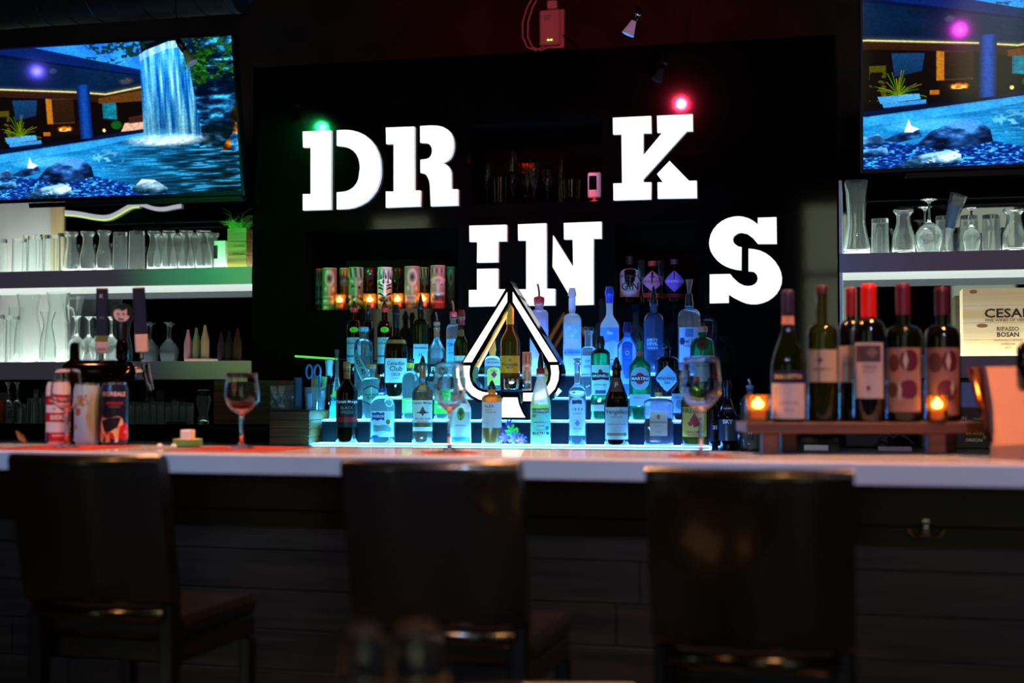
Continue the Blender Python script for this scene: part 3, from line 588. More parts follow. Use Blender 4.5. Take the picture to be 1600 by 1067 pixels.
for k in range(3): MB().box(Wb * .2, Wb * (.5 - .05 * k), -.0462, -.0452, Hb * (.80 - .05 * k), Hb * (.815 - .05 * k)).build('lettering', paint((60, 50, 60)), bx, smooth=0)
M_cable = pm('pale_cable', S(200, 190, 190), .5)
for k, (off, lab) in enumerate(((0, 'pale network cable looping down left of the white router box'), (-.022, 'second pale network cable bowed beside the first left of the router box'))):
    P = [atY(px + off * 380, py, 6.43) for px, py in ((842, -6), (832, 12), (825, 35), (825, 58), (832, 74), (846, 79), (856, 74), (862, 72))]
    o = MB().tube([q - P[0] for q in P], .005, 6).build('cable', M_cable, loc=P[0]); tag(o, lab, 'cable', 'network cables at the router box')
P = [atY(px, py, 6.43) for px, py in ((880, 55), (890, 60), (898, 70), (903, 76))]; o = MB().tube([q - P[0] for q in P], .004, 6).build('cable', M_dark, loc=P[0]); tag(o, 'short black cable leaving the right side of the router box', 'cable')
P0 = atY(375, 4, 5.9); mb = MB()
for k in range(4): mb.tube([(.05 * math.cos(a) * (1 + .1 * k), .02 * math.sin(a + k), .02 * k + .04 * math.sin(a)) for a in [i * .5 for i in range(14)]], .004, 6)
o = mb.build('cable_coil', pm('grey_cable', S(66, 64, 66), .5), loc=P0); tag(o, 'coil of grey cable hanging under the ceiling right of the duct', 'cable')
def spot_lamp(tip, base, hang, Y, label, glow):
    a = atY(*base, Y); b_ = atY(*tip, Y); r = root('spot_lamp', label, 'lamp', a); d = (b_ - a); L_ = d.length; q = Vector((0, 0, 1)).rotation_difference(d.normalized()).to_euler()
    rot = tuple(q)
    MB().lathe([(0, 0), (.011, 0), (.0135, .006), (.0135, L_ * .45), (.011, L_ * .5), (0, L_ * .5)], 16).xf((0, 0, 0), rot).build('holder', M_gloss, r)
    MB().lathe([(.010, L_ * .5), (.0135, L_ * .62), (.024, L_ * .95), (.0255, L_), (.022, L_ * 1.01), (0, L_ * .985)], 18).xf((0, 0, 0), rot).build('bulb', glow, r)
    h = atY(*hang, Y) - a; MB().tube([(0, 0, .0), (h.x * .3, 0, h.z * .15), (h.x, 0, h.z)], .003, 6).build('cord', M_dark, r)
    MB().lathe([(.0145, L_ * .2), (.017, L_ * .22), (.017, L_ * .26), (.0145, L_ * .28)], 14).xf((0, 0, 0), rot).build('collar', M_chrome, r)
    return r
spot_lamp((300, 99), (278, 62), (272, -70), 5.3, 'black spot lamp with a pale reflector bulb hanging before the left television', pm('bulb_pale', S(170, 150, 160), .3))
spot_lamp((981, 54), (1000, 12), (1002, -60), 5.5, 'black spot lamp with a frosted bulb hanging above the letter K', pm('bulb_cool', S(150, 170, 200), .25, emit=(.4, .6, 1, 1), es=.12))
M_copper = pm('copper', S(200, 110, 70), .2, 1)
for i, px in enumerate((1417, 1100, 760)):
    Yp_ = 3.62; X_ = (.36, -.95, -2.15)[i]; Z_ = 2.62
    r = root('pendant_lamp', ('black pendant lamp with a copper inside hanging over the %s of the bar' % ('right end', 'middle', 'left end')[i]), 'lamp', (X_, Yp_, Z_))
    MB().lathe([(.15, 0), (.15, .01), (.11, .07), (.04, .13), (.02, .18), (0, .18)], 28).build('shade', M_gloss, r)
    MB().lathe([(.148, .002), (.107, .066), (.037, .125), (0, .126)], 28).build('shade_lining', M_copper, r)
    MB().lathe([(0, .03), (.022, .038), (.03, .06), (.022, .09), (.012, .11), (0, .11)], 14).build('bulb', emis('warm_bulb', (1, .45, .16, 1), 14), r)
    MB().tube([(0, 0, .18), (0, 0, 3.8 - Z_)], .004, 6).build('cord', M_dark, r)
# ------------------------------------------------------------------ bottles
def solid(name, color, haze):
    """a full clear bottle bends light like one thick lens, with a little milkiness"""
    if name in _mats: return _mats[name]
    m = glass(name, color, .0, 1.36); N, L = nt(m); g = [n for n in N if n.type == 'BSDF_GLASS'][0]; o = [n for n in N if n.type == 'OUTPUT_MATERIAL'][0]
    t = N.new('ShaderNodeBsdfTranslucent'); t.inputs[0].default_value = (.9, .97, 1, 1); x = N.new('ShaderNodeMixShader'); x.inputs[0].default_value = haze
    L.new(g.outputs[0], x.inputs[1]); L.new(t.outputs[0], x.inputs[2]); L.new(x.outputs[0], o.inputs[0]); return m
def ease(t): return t * t * (3 - 2 * t)
def bottle_profile(R_, rn, zs, zn, H, shape='soft', lip=True):
    P = [(0, 0), (R_ * .86, 0), (R_ * .97, R_ * .07), (R_, R_ * .18), (R_, zs)]
    n = 8
    for i in range(1, n + 1):
        t = i / n
        if shape == 'round': k = math.cos(t * math.pi / 2) ; r = rn + (R_ - rn) * k; z = zs + (zn - zs) * math.sin(t * math.pi / 2) ** .9
        elif shape == 'cone': r = R_ + (rn - R_) * t; z = zs + (zn - zs) * t
        elif shape == 'long': r = R_ + (rn - R_) * (t ** 1.25); z = zs + (zn - zs) * t
        else: r = R_ + (rn - R_) * ease(t); z = zs + (zn - zs) * t
        P.append((r, z))
    if lip: P += [(rn, H - .012), (rn * 1.22, H - .011), (rn * 1.22, H - .003), (rn * 1.1, H), (0, H)]
    else: P += [(rn, H), (0, H)]
    return P
def prof_r(P, z):
    best = P[0][0]
    for (r0, z0), (r1, z1) in zip(P, P[1:]):
        if z0 <= z <= z1 and z1 > z0: return r0 + (r1 - r0) * (z - z0) / (z1 - z0)
        if z0 <= z: best = r1
    return best
G = {
 'clear': lambda: shell('clear_glass', (.93, .97, 1, 1), .11), 'clear2': lambda: solid('clear_bottle', (.90, .97, 1, 1), .14),
 'frost': lambda: shell('frosted_glass', (.9, .95, 1, 1), .72, rough=.25, refl=.7), 'white': lambda: pm('white_glass', S(232, 236, 236), .25),
 'green': lambda: shell('green_glass', (.12, .62, .32, 1), .22, (.05, .75, .3, 1)), 'dkgreen': lambda: shell('dark_green_glass', (.10, .22, .06, 1), .05, (.2, .3, .05, 1)),
 'brown': lambda: shell('brown_glass', (.16, .06, .03, 1), .04, (.3, .12, .05, 1)), 'black': lambda: pm('black_glass', S(8, 8, 10), .06, coat=.3),
 'blue': lambda: shell('blue_glass', (.25, .5, 1, 1), .3, (.25, .5, 1, 1)), 'amber': lambda: shell('amber_glass', (.8, .35, .1, 1), .16, (1, .4, .1, 1)),
 'olive': lambda: shell('olive_glass', (.30, .34, .06, 1), .06, (.5, .5, .08, 1)), 'orange': lambda: shell('orange_glass', (.9, .3, .06, 1), .5, (1, .35, .06, 1), .2),
 'sparkling': lambda: shell('sparkling_glass', (.16, .09, .012, 1), .05, (1, .6, .12, 1)), 'pink': lambda: shell('pink_glass', (.9, .7, .95, 1), .6, (.95, .75, 1, 1), .2), 'limon': lambda: shell('frosted_lemon', (.95, .9, .85, 1), .46, (1, .93, .88, 1), .3, .6),
}
LQ = {'water': lambda: glass('clear_liquid', (.94, .97, 1, 1), 0, 1.2), 'rum': lambda: shell('amber_liquid', (.35, .13, .03, 1), .10, (.7, .3, .08, 1)), 'dark': lambda: pm('dark_liquid', S(20, 9, 6), .1),
 'gold': lambda: shell('pale_gold_liquid', (.9, .75, .35, 1), .12, (1, .8, .3, 1)), 'lemon': lambda: shell('lemon_liquid', (.6, .9, .15, 1), .85, (.72, 1, .10, 1)), 'navy': lambda: pm('dark_blue_liquid', S(10, 20, 52), .1), 'violet': lambda: shell('violet_liquid', (.5, .4, .8, 1), .4, (.4, .5, 1, 1))}
M_pour = pm('black_pourer', S(12, 12, 14), .35)
def lab(y0, y1, c, ha=64, texts=(), shape='rect', cx=0, tilt=0, art=(), rough=.5):
    return dict(y0=y0, y1=y1, c=c, ha=ha, texts=texts, shape=shape, cx=cx, tilt=tilt, art=art, rough=rough)
def patch(fm, shape, hw, z0, z1, m, parent, name='label', n=16, tilt=0, cx=0):
    zc = (z0 + z1) / 2; hh = (z1 - z0) / 2
    if shape == 'strip':          # a tilted paper band
        v = []; f = []; ct, st = math.cos(tilt), math.sin(tilt)
        for i in range(n + 1):
            for s_ in (-1, 1):
                a = -hh + 2 * hh * i / n; b = s_ * hw; v.append(fm(cx + a * ct - b * st, zc + a * st + b * ct))
        for i in range(n): f.append((2 * i, 2 * i + 1, 2 * i + 3, 2 * i + 2))
        return MB().add(v, f).build(name, m, parent)
    v = []; f = []; rows = 1 if shape != 'rect' else 3
    for i in range(n + 1):
        u = -1 + 2 * i / n
        if shape == 'rect': lo, hi = -1, 1
        elif shape == 'diamond': hi = 1 - abs(u); lo = -hi
        elif shape == 'circle': hi = math.sqrt(max(0, 1 - u * u)); lo = -hi
        elif shape == 'hex': hi = 1 - abs(u) * .42; lo = -hi
        elif shape == 'arch': hi = .62 + .38 * math.sqrt(max(0, 1 - u * u)); lo = -1
        elif shape == 'wave': hi = 1 + .12 * math.sin(u * 5); lo = -1 + .12 * math.sin(u * 4 + 1)
        elif shape == 'badge': hi = .72 + .28 * math.cos(u * 3.1) ** 2 * (1 if abs(u) < .9 else .6); lo = -hi
        for j in range(rows + 1):
            z = lo + (hi - lo) * j / rows; v.append(fm(cx + u * hw, zc + z * hh))
    R_ = rows + 1
    for i in range(n):
        for j in range(rows): a = i * R_ + j; f.append((a, a + R_, a + R_ + 1, a + 1))
    return MB().add(v, f).build(name, m, parent)
def bottle(name, label, x0, x1, yt, ym, yn, ys, place, g, cap='pourer', rn=.33, labels=(), liq=None, yl=None, shape='soft', p=2, ay=1, group=None, cat='bottle', turn=0, capc=None, capy=None, neck=None, base=None, lip=True):
    cx = (x0 + x1) / 2
    if isinstance(place, int):
        Y = TY[place] + .057; Z = TZ[place] + .0006; c = atY(cx, 650, Y); yb = None
    else: Y, Z = place; c = atY(cx, 640, Y)
    loc = Vector((c.x, Y, Z)); s_ = scale(loc); R_ = (x1 - x0) * s_ / 2
    def zz(y): return atY(cx, y, Y).z - Z
    H = zz(ym); zs = zz(ys); zn = zz(yn); rn_ = R_ * rn
    rz = facing(loc) + turn
    r = root(name, label, cat, loc, rz, group)
    P = bottle_profile(R_, rn_, zs, zn, H, shape, lip)
    MB().lathe(P, 28, p, ay).build('glass_body', G[g](), r, smooth=40)
    if liq and g != 'clear2':
        zl = zz(yl); Q = [(0, .006)] + [(R_ * .9, .006), (R_ * .92, .012)]
        n = 10
        for i in range(1, n + 1):
            z = .012 + (zl - .012) * i / n; Q.append((min(R_ * .92, prof_r(P, z) * .92), z))
        Q.append((0, zl)); MB().lathe(Q, 24, p, ay).build('liquid', LQ[liq](), r)
    def fmap(zref, off=.0012):
        def fm(x, z):
            rr = prof_r(P, z); R0 = max(prof_r(P, zref), 1e-3); a = x / R0; X, Yy = section(rr + off, a - math.pi / 2, p, ay)
            if p > 2.5 and abs(x) < R0 * .8: return (x, -(rr + off) * ay if ay < 1.01 else Yy, z)
            return (X, Yy, z)
        return fm
    for L_ in labels:
        z1, z0 = zz(L_['y0']), zz(L_['y1']); zm = (z0 + z1) / 2; R0 = prof_r(P, zm); hw = rad(L_['ha']) * R0 if p <= 2.5 else R0 * math.sin(rad(min(L_['ha'], 72)))
        fm = fmap(zm); mm = paper(L_['c'], L_['rough'])
        if L_['shape'] == 'strip': o = patch(fm, 'strip', (x1 - x0) * s_ * .25, z0, z1, mm, r, tilt=L_['tilt'], cx=L_['cx'] * R0)
        else: o = patch(fm, L_['shape'], hw, z0, z1, mm, r, cx=L_['cx'] * R0)
        k = 0
        for A in L_['art']:           # (shape, colour, u, v, half width, half height) inside the label, 0..1 from its top
            k += 1; zc = z1 + (z0 - z1) * A[3]; patch(fmap(zm, .0014 + .0002 * k), A[0], A[4] * hw, zc - A[5] * (z1 - z0), zc + A[5] * (z1 - z0), paper(A[1]), o, name='print', cx=L_['cx'] * R0 + A[2] * hw)
        vis = min(hw, R0 * 1.25) * 2 if p <= 2.5 else hw * 2
        for T in L_['texts']:         # (words, v, width fraction, colour[, u])
            zc = z1 + (z0 - z1) * T[1]; u = T[4] if len(T) > 4 else 0
            text_part(T[0], fmap(zm, .0024), vis * T[2], L_['cx'] * R0 + u * hw, zc, paint(T[3]), o, maxh=(z1 - z0) * .34, tilt=L_['tilt'], bold=.015)
    if neck:
        for (a, b_, c_) in neck:
            z1, z0 = zz(a), zz(b_); n = 4; MB().lathe([(prof_r(P, z0 + (z1 - z0) * i / n) + .0012, z0 + (z1 - z0) * i / n) for i in range(n + 1)], 20).build('neck_band', paint(c_, .3), r)
    Ht = zz(yt); hc = max(Ht - H, .012)
    ca = paint(capc, .35) if capc else M_pour
    if cap == 'pourer':
        zc = zz(capy) if capy else H
        MB().lathe([(rn_ * 1.0, zc - .002), (rn_ * 1.18, zc), (rn_ * 1.18, zc + hc * .22), (rn_ * .85, zc + hc * .27), (0, zc + hc * .27)], 16).build('stopper', ca, r)
        MB().lathe([(0, H + hc * .25), (rn_ * .8, H + hc * .27), (rn_ * .85, H + hc * .45), (rn_ * .5, H + hc * .8), (rn_ * .2, Ht), (0, Ht)], 14).build('pourer', M_pour, r)
    elif cap == 'spout':
        MB().lathe([(rn_ * 1.0, H - .004), (rn_ * 1.25, H), (rn_ * 1.25, H + hc * .25), (rn_ * .6, H + hc * .32), (0, H + hc * .32)], 16).build('stopper', ca, r)
        MB().tube([(0, 0, H + hc * .3), (0, 0, H + hc * .55), (-.002, 0, H + hc * .75), (-.006, 0, Ht)], .0042, 8).build('pourer', M_steel, r)
    elif cap == 'cork':
        MB().lathe([(0, H), (rn_ * 1.25, H), (rn_ * 1.32, H + hc * .3), (rn_ * 1.3, Ht - .002), (rn_ * 1.1, Ht), (0, Ht)], 18).build('stopper', ca, r)
    elif cap == 'capsule':
        zc = zz(capy); n = 5; MB().lathe([(prof_r(P, zc + (H - zc) * i / n) + .0015, zc + (H - zc) * i / n) for i in range(n)] + [(rn_ * (1.22 if lip else 1.04) + .001, H - .012), (rn_ * (1.22 if lip else 1.04) + .001, H), (rn_ * .9, Ht), (0, Ht)], 18).build('capsule', ca, r)
    elif cap == 'ball':
        MB().lathe([(0, H), (rn_ * .8, H), (rn_ * .85, H + hc * .2), (rn_ * 1.3, H + hc * .5), (rn_ * 1.2, Ht - .003), (0, Ht)], 18).build('stopper', ca, r)
    return r
WT = (225, 228, 226); BK = (14, 14, 16); CR = (222, 214, 196); RD = (190, 22, 30); NV = (22, 34, 92); GY = (120, 120, 120)
B = bottle
# front row, lowest step
B('rum_bottle', 'dark rum bottle with a black and red label, leftmost on the lowest step', 525, 559, 565, 576, 591, 614, 0, 'brown', 'cork', .26, [lab(624, 667, (22, 18, 20), 66, [('Captain Morgan', .09, .95, WT), ('BLACK', .30, .5, GY), ('SPICED', .46, .5, GY)], art=[('rect', RD, 0, .72, .95, .09)])], 'dark', 600, capc=(176, 112, 60), neck=[(577, 592, (150, 70, 26))])
B('whale_jug_bottle', 'clear glass jug bottle with a ring handle and a whale label on the lowest step', 578, 617, 588, 612, 618, 640, 0, 'clear2', 'pourer', .28, [lab(642, 682, (205, 222, 226), 62, [('NOROI', .20, .42, WT, -.34)], art=[('badge', (24, 62, 150), -.36, .20, .5, .17), ('circle', (150, 92, 50), .42, .42, .17, .10), ('wave', (120, 160, 175), -.1, .66, .6, .12), ('diamond', (104, 150, 170), .55, .72, .2, .12), ('circle', (40, 74, 150), -.55, 1.0, .3, .07)])], 'water', 650, 'round', capc=(30, 50, 150))
o = [q for q in col.objects if q.name.startswith('whale_jug_bottle')][0]
MB().tube([(.0075 + .012 + .012 * math.cos(a), 0, .152 + .012 * math.sin(a)) for a in [i * math.pi / 8 for i in range(17)]], .003, 8).build('ring_handle', glass('clear_solid'), o)
B('rum_bottle', 'spiced rum bottle with a white label and amber rum on the lowest step', 644, 676.5, 555.6, 570, 598, 613, 0, 'clear', 'pourer', .29, [lab(625, 673, WT, 64, [('Captain Morgan', .10, .9, (40, 20, 16)), ('SPICED RUM', .60, .66, RD), ('ORIGINAL', .70, .5, RD)], art=[('diamond', (120, 40, 26), 0, .36, .22, .17), ('diamond', (60, 36, 30), 0, .40, .6, .05), ('rect', (52, 118, 110), 0, .80, 1, .07), ('rect', (120, 76, 40), 0, .81, .72, .06)])], 'rum', 612, neck=[(571, 590, (150, 74, 36))])
B('coconut_rum_bottle', 'white coconut rum bottle with a palm tree label behind the second wine glass', 703.5, 736, 590, 600, 612, 640, 0, 'white', 'cork', .36, [lab(622, 690, (218, 226, 228), 60, [('MALIBU', .08, .7, (40, 46, 44)), ('ORIGINAL', .62, .5, GY)], 'rect', art=[('circle', (120, 160, 40), 0, .36, .36, .15), ('diamond', (24, 70, 34), 0, .33, .26, .10), ('rect', (70, 40, 20), 0, .40, .04, .09), ('wave', (70, 150, 200), 0, .95, 1.0, .06)])], capc=(220, 220, 220))
B('aperitif_bottle', 'orange aperitif bottle with a grey paper label left of the spade light foot', 752.5, 784.5, 594.5, 608, 616, 624, 0, 'orange', 'pourer', .36, [lab(628, 668, (196, 186, 180), 66, [('ALÉA', .14, .42, (70, 40, 36), -.25), ('amaro', .30, .3, GY, -.3), ('APERITIF', .40, .45, GY, -.1), ('25% vol', .82, .2, GY, -.5)])], 'dark', 668, 'round')
B('limoncello_bottle', 'frosted limoncello bottle with a teal ornamental label right of the spade light foot', 829, 860.6, 550, 584, 590, 634, 0, 'limon', 'pourer', .37, [lab(638, 679, (126, 190, 182), 56, [('LUXARDO', .08, .8, CR), ('LIMONCELLO', .52, .74, (30, 90, 96)), ('LIQUORE', .66, .4, (40, 100, 100)), ('ITALIA', .94, .6, CR)], art=[('rect', (70, 40, 30), 0, .08, .9, .08), ('rect', (30, 76, 70), 0, .94, .9, .05), ('circle', (170, 216, 200), 0, .5, .74, .28), ('circle', (120, 150, 40), -.7, .28, .26, .07), ('circle', (40, 130, 130), .68, .74, .24, .08)])], 'lemon', 632, 'long', capc=(150, 30, 28), neck=[(570, 584, (140, 26, 26))])
B('tequila_bottle', 'slim clear tequila bottle with an etched white label and glass stopper on the lowest step', 888.6, 915.7, 559, 566, 598, 612, 0, 'clear2', 'ball', .34, [lab(620, 680, (206, 226, 236), 58, [('1 8 0 0', .32, .6, (50, 80, 110)), ('BLANCO', .43, .45, (60, 90, 120)), ('TEQUILA', .82, .5, (70, 100, 130))], 'arch', art=[('wave', (50, 80, 100), -.05, .13, .55, .05), ('rect', (150, 180, 200), 0, .6, .5, .006), ('diamond', (110, 150, 180), 0, .68, .3, .09)])], 'water', 606, 'soft', capc=(120, 120, 124))
r = B('hazelnut_liqueur_bottle', 'dark hazelnut liqueur bottle shaped like a robed figure with a pale label', 944, 983, 557.8, 574, 590, 626, 0, 'brown', 'pourer', .34, [lab(590, 612, (120, 74, 56), 40, [('F', .5, .34, (210, 170, 140))], 'rect'), lab(636, 686, (190, 210, 196), 62, [('frangelico', .16, .86, (60, 34, 26)), ('LIQUEUR', .30, .4, GY), ('hazelnut and herbs', .52, .7, GY)], 'rect', art=[('rect', (150, 130, 70), 0, .84, .8, .04), ('circle', (90, 100, 90), .66, .84, .13, .06)])], 'dark', 640, 'cone')
B('amaretto_bottle', 'square amaretto bottle with a cream label and a low amber fill on the lowest step', 1006, 1052, 597, 612, 622, 630, 0, 'clear', 'pourer', .20, [lab(642.7, 680.6, (206, 190, 150), 36, [('DISARONNO', .44, .92, (40, 30, 24)), ('ORIGINALE', .58, .5, GY), ('1525', .84, .3, GY)], art=[('circle', (150, 110, 60), 0, .22, .2, .11)])], 'dark', 654, 'round', p=5, ay=.66, neck=[(613, 620, (190, 150, 70))])
B('cinnamon_whisky_bottle', 'cinnamon whisky bottle with a yellow label behind the third wine glass', 1064, 1106, 590, 600, 614, 630, 0, 'olive', 'cork', .30, [lab(636, 682, (226, 186, 70), 60, [('FIREBALL', .12, .92, (60, 20, 10)), ('CINNAMON', .84, .7, (120, 20, 12)), ('WHISKY', .94, .5, (120, 20, 12))], art=[('diamond', (170, 26, 16), 0, .44, .3, .26), ('circle', (170, 26, 16), .12, .54, .22, .12), ('diamond', (190, 40, 20), -.3, .56, .2, .1)])], 'gold', 640, 'round', capc=(150, 30, 20), ay=.62)
B('dark_liqueur_bottle', 'narrow black liqueur bottle half hidden right of the cinnamon whisky', 1105, 1122, 592, 602, 622, 642, 0, 'black', 'capsule', .36, [lab(660, 690, (20, 22, 24), 60, [('35', .25, .4, WT, .4)])], capy=618)
B('vodka_bottle', 'dark bottle with a glittering ribbed lower body near the candle end of the wine board', 1122, 1152, 594, 602, 622, 652, (5.25, WZ), 'black', 'capsule', .32, [lab(655, 688, (74, 78, 82), 80, [('SKY', .1, .4, WT)], rough=.15), lab(632, 644, (40, 30, 34), 50, [('LIQUEUR', .5, .7, WT)])], shape='cone', capy=620)
B('white_tequila_bottle', 'clear tequila bottle with a shield emblem behind the left candle of the wine board', 1156, 1188, 592, 606, 618, 634, (5.25, WZ), 'clear', 'spout', .30, [lab(660, 690, (60, 60, 56), 18, [('H', .5, .5, WT)], 'badge')], 'gold', 640, 'round', capc=(90, 120, 150))
B('bitters_bottle', 'small dark bitters bottle behind the legs of the wine board', 1218, 1232, 640, 652, 660, 668, (5.25, WZ), 'brown', 'cork', .4, [lab(672, 690, (214, 200, 120), 60, [('BITTERS', .4, .8, BK)])], capc=(220, 190, 60))
# second step
B('gin_bottle', 'clear gin bottle with a black framed hexagon label and cork on the second step', 566, 594, 568.7, 576, 590, 597, 1, 'clear2', 'cork', .40, [lab(602, 633, (18, 40, 40), 62, [], 'hex'), lab(604, 631, (150, 214, 200), 57, [('ST LAURENT', .46, .98, BK), ('GIN', .64, .4, BK)], 'hex')], 'water', 612, 'round', capc=(150, 96, 60))
B('flute_bottle', 'tall slender flared clear bottle with a small green tag at the left of the steps', 514, 538, 545, 546, 590, 648, 1, 'clear', 'none', .26, [lab(611, 619, (60, 220, 60), 50, []), lab(626, 652, (60, 170, 210), 60, [])], None, None, 'long')
B('white_rum_bottle', 'clear rum bottle with a green label and yellow collar on the second step', 628, 655, 543, 566, 580, 600, 1, 'clear2', 'pourer', .36, [lab(622, 645, (110, 200, 90), 70, [('DON Q', .2, .5, WT), ('CRISTAL', .45, .6, WT), ('RUM', .72, .4, WT)])], 'water', 616, 'round', neck=[(567, 575, (206, 190, 60))], capc=(30, 40, 50))
B('mint_liqueur_bottle', 'clear bottle with a bright green label behind the second wine glass', 678, 706, 560, 570, 584, 602, 1, 'clear', 'pourer', .34, [lab(620, 646, (60, 190, 60), 70, [('MENTHE', .3, .7, WT), ('VERTE', .6, .5, WT)])], 'water', 620, 'round')
B('vermouth_bottle', 'green dry vermouth bottle with a white label and a black slanted band', 923, 953.7, 525, 534, 546, 556, 1, 'green', 'capsule', .36, [lab(570.5, 617, (200, 226, 222), 62, [('EXTRA DRY', .66, .6, (60, 90, 90)), ('ARONELLI', .36, .8, WT), ('VERMOUTH', .9, .5, (40, 70, 120))], art=[('circle', (150, 40, 30), 0, .24, .2, .1), ('wave', (22, 30, 40), 0, .38, .9, .12), ('rect', (50, 100, 150), 0, .9, .5, .06)]), lab(632, 642, (190, 190, 180), 70, [])], 'dark', 626, 'round', capc=(20, 26, 22), capy=552)
B('vermouth_bottle', 'bright green vermouth bottle with a round blue and red label', 983, 1017, 517, 532, 552, 574, 1, 'green', 'pourer', .26, [lab(574, 609, (150, 190, 214), 58, [], 'circle', art=[('circle', (190, 24, 40), 0, .5, .44, .26), ('rect', (16, 20, 60), 0, .5, .86, .12)]), lab(578, 605, (150, 190, 214), 10, [('MARTINI', .5, 4.4, WT)], 'circle'), lab(616, 634, (170, 206, 210), 62, [('EXTRA DRY', .3, .5, GY)])], 'dark', 638, 'soft', neck=[(549, 557, (150, 90, 70))])
B('curacao_bottle', 'dark blue bottle with a pale engraved label right of the amaretto', 1049, 1076, 578, 590, 600, 612, 1, 'black', 'cork', .34, [lab(615, 645, (150, 190, 206), 66, [('CURACAO', .2, .7, (40, 70, 90))], art=[('circle', (90, 140, 160), 0, .55, .4, .26)])], capc=(20, 20, 22))
# third step
B('wine_bottle', 'dark bottle with a pale blue paper capsule behind the tool tub', 504, 524, 561, 564, 590, 606, (5.56, TZ[1] + .0006), 'black', 'capsule', .5, [], None, None, 'round', capc=(150, 205, 214), capy=587)
B('whisky_bottle', 'dark Canadian whisky bottle with a big white script label on the third step', 600, 637, 476, 486, 524, 556, 2, 'brown', 'capsule', .27, [lab(560, 598, (208, 224, 222), 62, [('Canadian', .20, .72, (40, 50, 60)), ('Club', .42, .5, (40, 50, 60)), ('1858', .66, .32, (90, 100, 100)), ('WHISKY', .82, .3, GY)])], 'dark', 556, 'round', capc=(16, 14, 14), capy=512, neck=[(531, 537, (180, 120, 50))])
B('rye_bottle', 'clear rye whisky bottle with a slanted paper strip label on the third step', 553, 582, 510.6, 518, 529, 543, 2, 'clear', 'cork', .42, [lab(546, 603, (170, 222, 214), 60, [('LOT 40', .45, .95, (10, 24, 30))], 'strip', cx=-.35, tilt=rad(-62))], 'water', 556, 'round', capc=(110, 160, 170))
B('apple_whisky_bottle', 'faceted whisky bottle with a lime label and gold cap inside the spade light', 757, 782, 530, 544, 556, 566, 2, 'clear2', 'capsule', .34, [lab(574, 602, (206, 206, 90), 50, [('APPLE', .2, .5, (110, 30, 60))], 'arch', cx=.2, art=[('diamond', (180, 40, 100), 0, .4, .45, .2)]), lab(562, 572, (180, 190, 210), 66, [('CROWN', .5, .8, (60, 50, 90))])], 'water', 572, 'round', capc=(220, 150, 50), capy=556)
B('small_rum_bottle', 'small amber bottle with an orange label inside the right curve of the spade light', 850, 866, 546, 554, 560, 566, 2, 'amber', 'cork', .45, [lab(566, 600, (222, 150, 50), 70, [('SEMI', .2, .8, BK), ('RUM', .6, .5, BK)], art=[('circle', BK, 0, .45, .16, .06)])], 'rum', 572, 'round', capc=(30, 20, 16))
B('gin_bottle', 'black apothecary gin bottle with a pale diamond label on the third step', 1024, 1061, 530, 545, 556, 566, 2, 'black', 'pourer', .26, [lab(571, 612, (150, 206, 220), 66, [("HENDRICK'S", .50, .84, (24, 40, 50)), ('GIN', .66, .2, (24, 40, 50))], 'diamond')], None, None, 'round')
B('white_spirit_bottle', 'clear square shouldered bottle with a violet tinted drink left of the green vermouth', 908, 932, 511, 517, 542, 550, 2, 'clear2', 'cork', .50, [lab(556, 584, (176, 206, 226), 62, [('DRY', .3, .4, (60, 80, 120)), ('SPIRIT', .6, .6, (60, 80, 120))])], 'violet', 590, 'round', capc=(30, 30, 36))
B('gin_bottle', 'sky blue gin bottle with a white oval crest label on the third step', 965, 996, 503, 515, 526, 538, 2, 'blue', 'capsule', .36, [lab(533, 600, (196, 222, 240), 54, [('BOMBAY', .14, .56, (20, 50, 120)), ('SAPPHIRE', .44, .66, (20, 50, 120)), ('LONDON DRY GIN', .66, .7, (40, 70, 140))], 'arch', art=[('circle', (60, 110, 190), 0, .28, .44, .10), ('circle', (190, 220, 240), 0, .28, .26, .06), ('diamond', (40, 90, 170), 0, .28, .14, .04)])], None, None, 'cone', p=3.2, capc=(20, 34, 80), capy=514)
B('gin_bottle', 'round shouldered green gin bottle with a red seal above the third wine glass', 1079, 1118, 510, 519, 527, 546, 2, 'green', 'cork', .30, [lab(528, 548, (30, 90, 50), 30, [], 'circle', art=[('circle', (150, 24, 30), 0, .5, .8, .3)]), lab(556, 598, (190, 216, 200), 62, [('TANQUERAY', .3, .8, (20, 70, 40))])], 'dark', 560, 'round', capc=(176, 120, 116))
B('rum_bottle', 'clear rum bottle with a steel spout and a black script label on the third step', 667.5, 697, 488, 508, 526, 552, 2, 'clear', 'spout', .28, [lab(569, 596, (24, 22, 22), 66, [('Flor', .3, .5, WT), ('de Cana', .6, .7, WT)])], 'water', 560, 'soft', capc=(150, 90, 70), neck=[(512, 526, (150, 80, 50))])
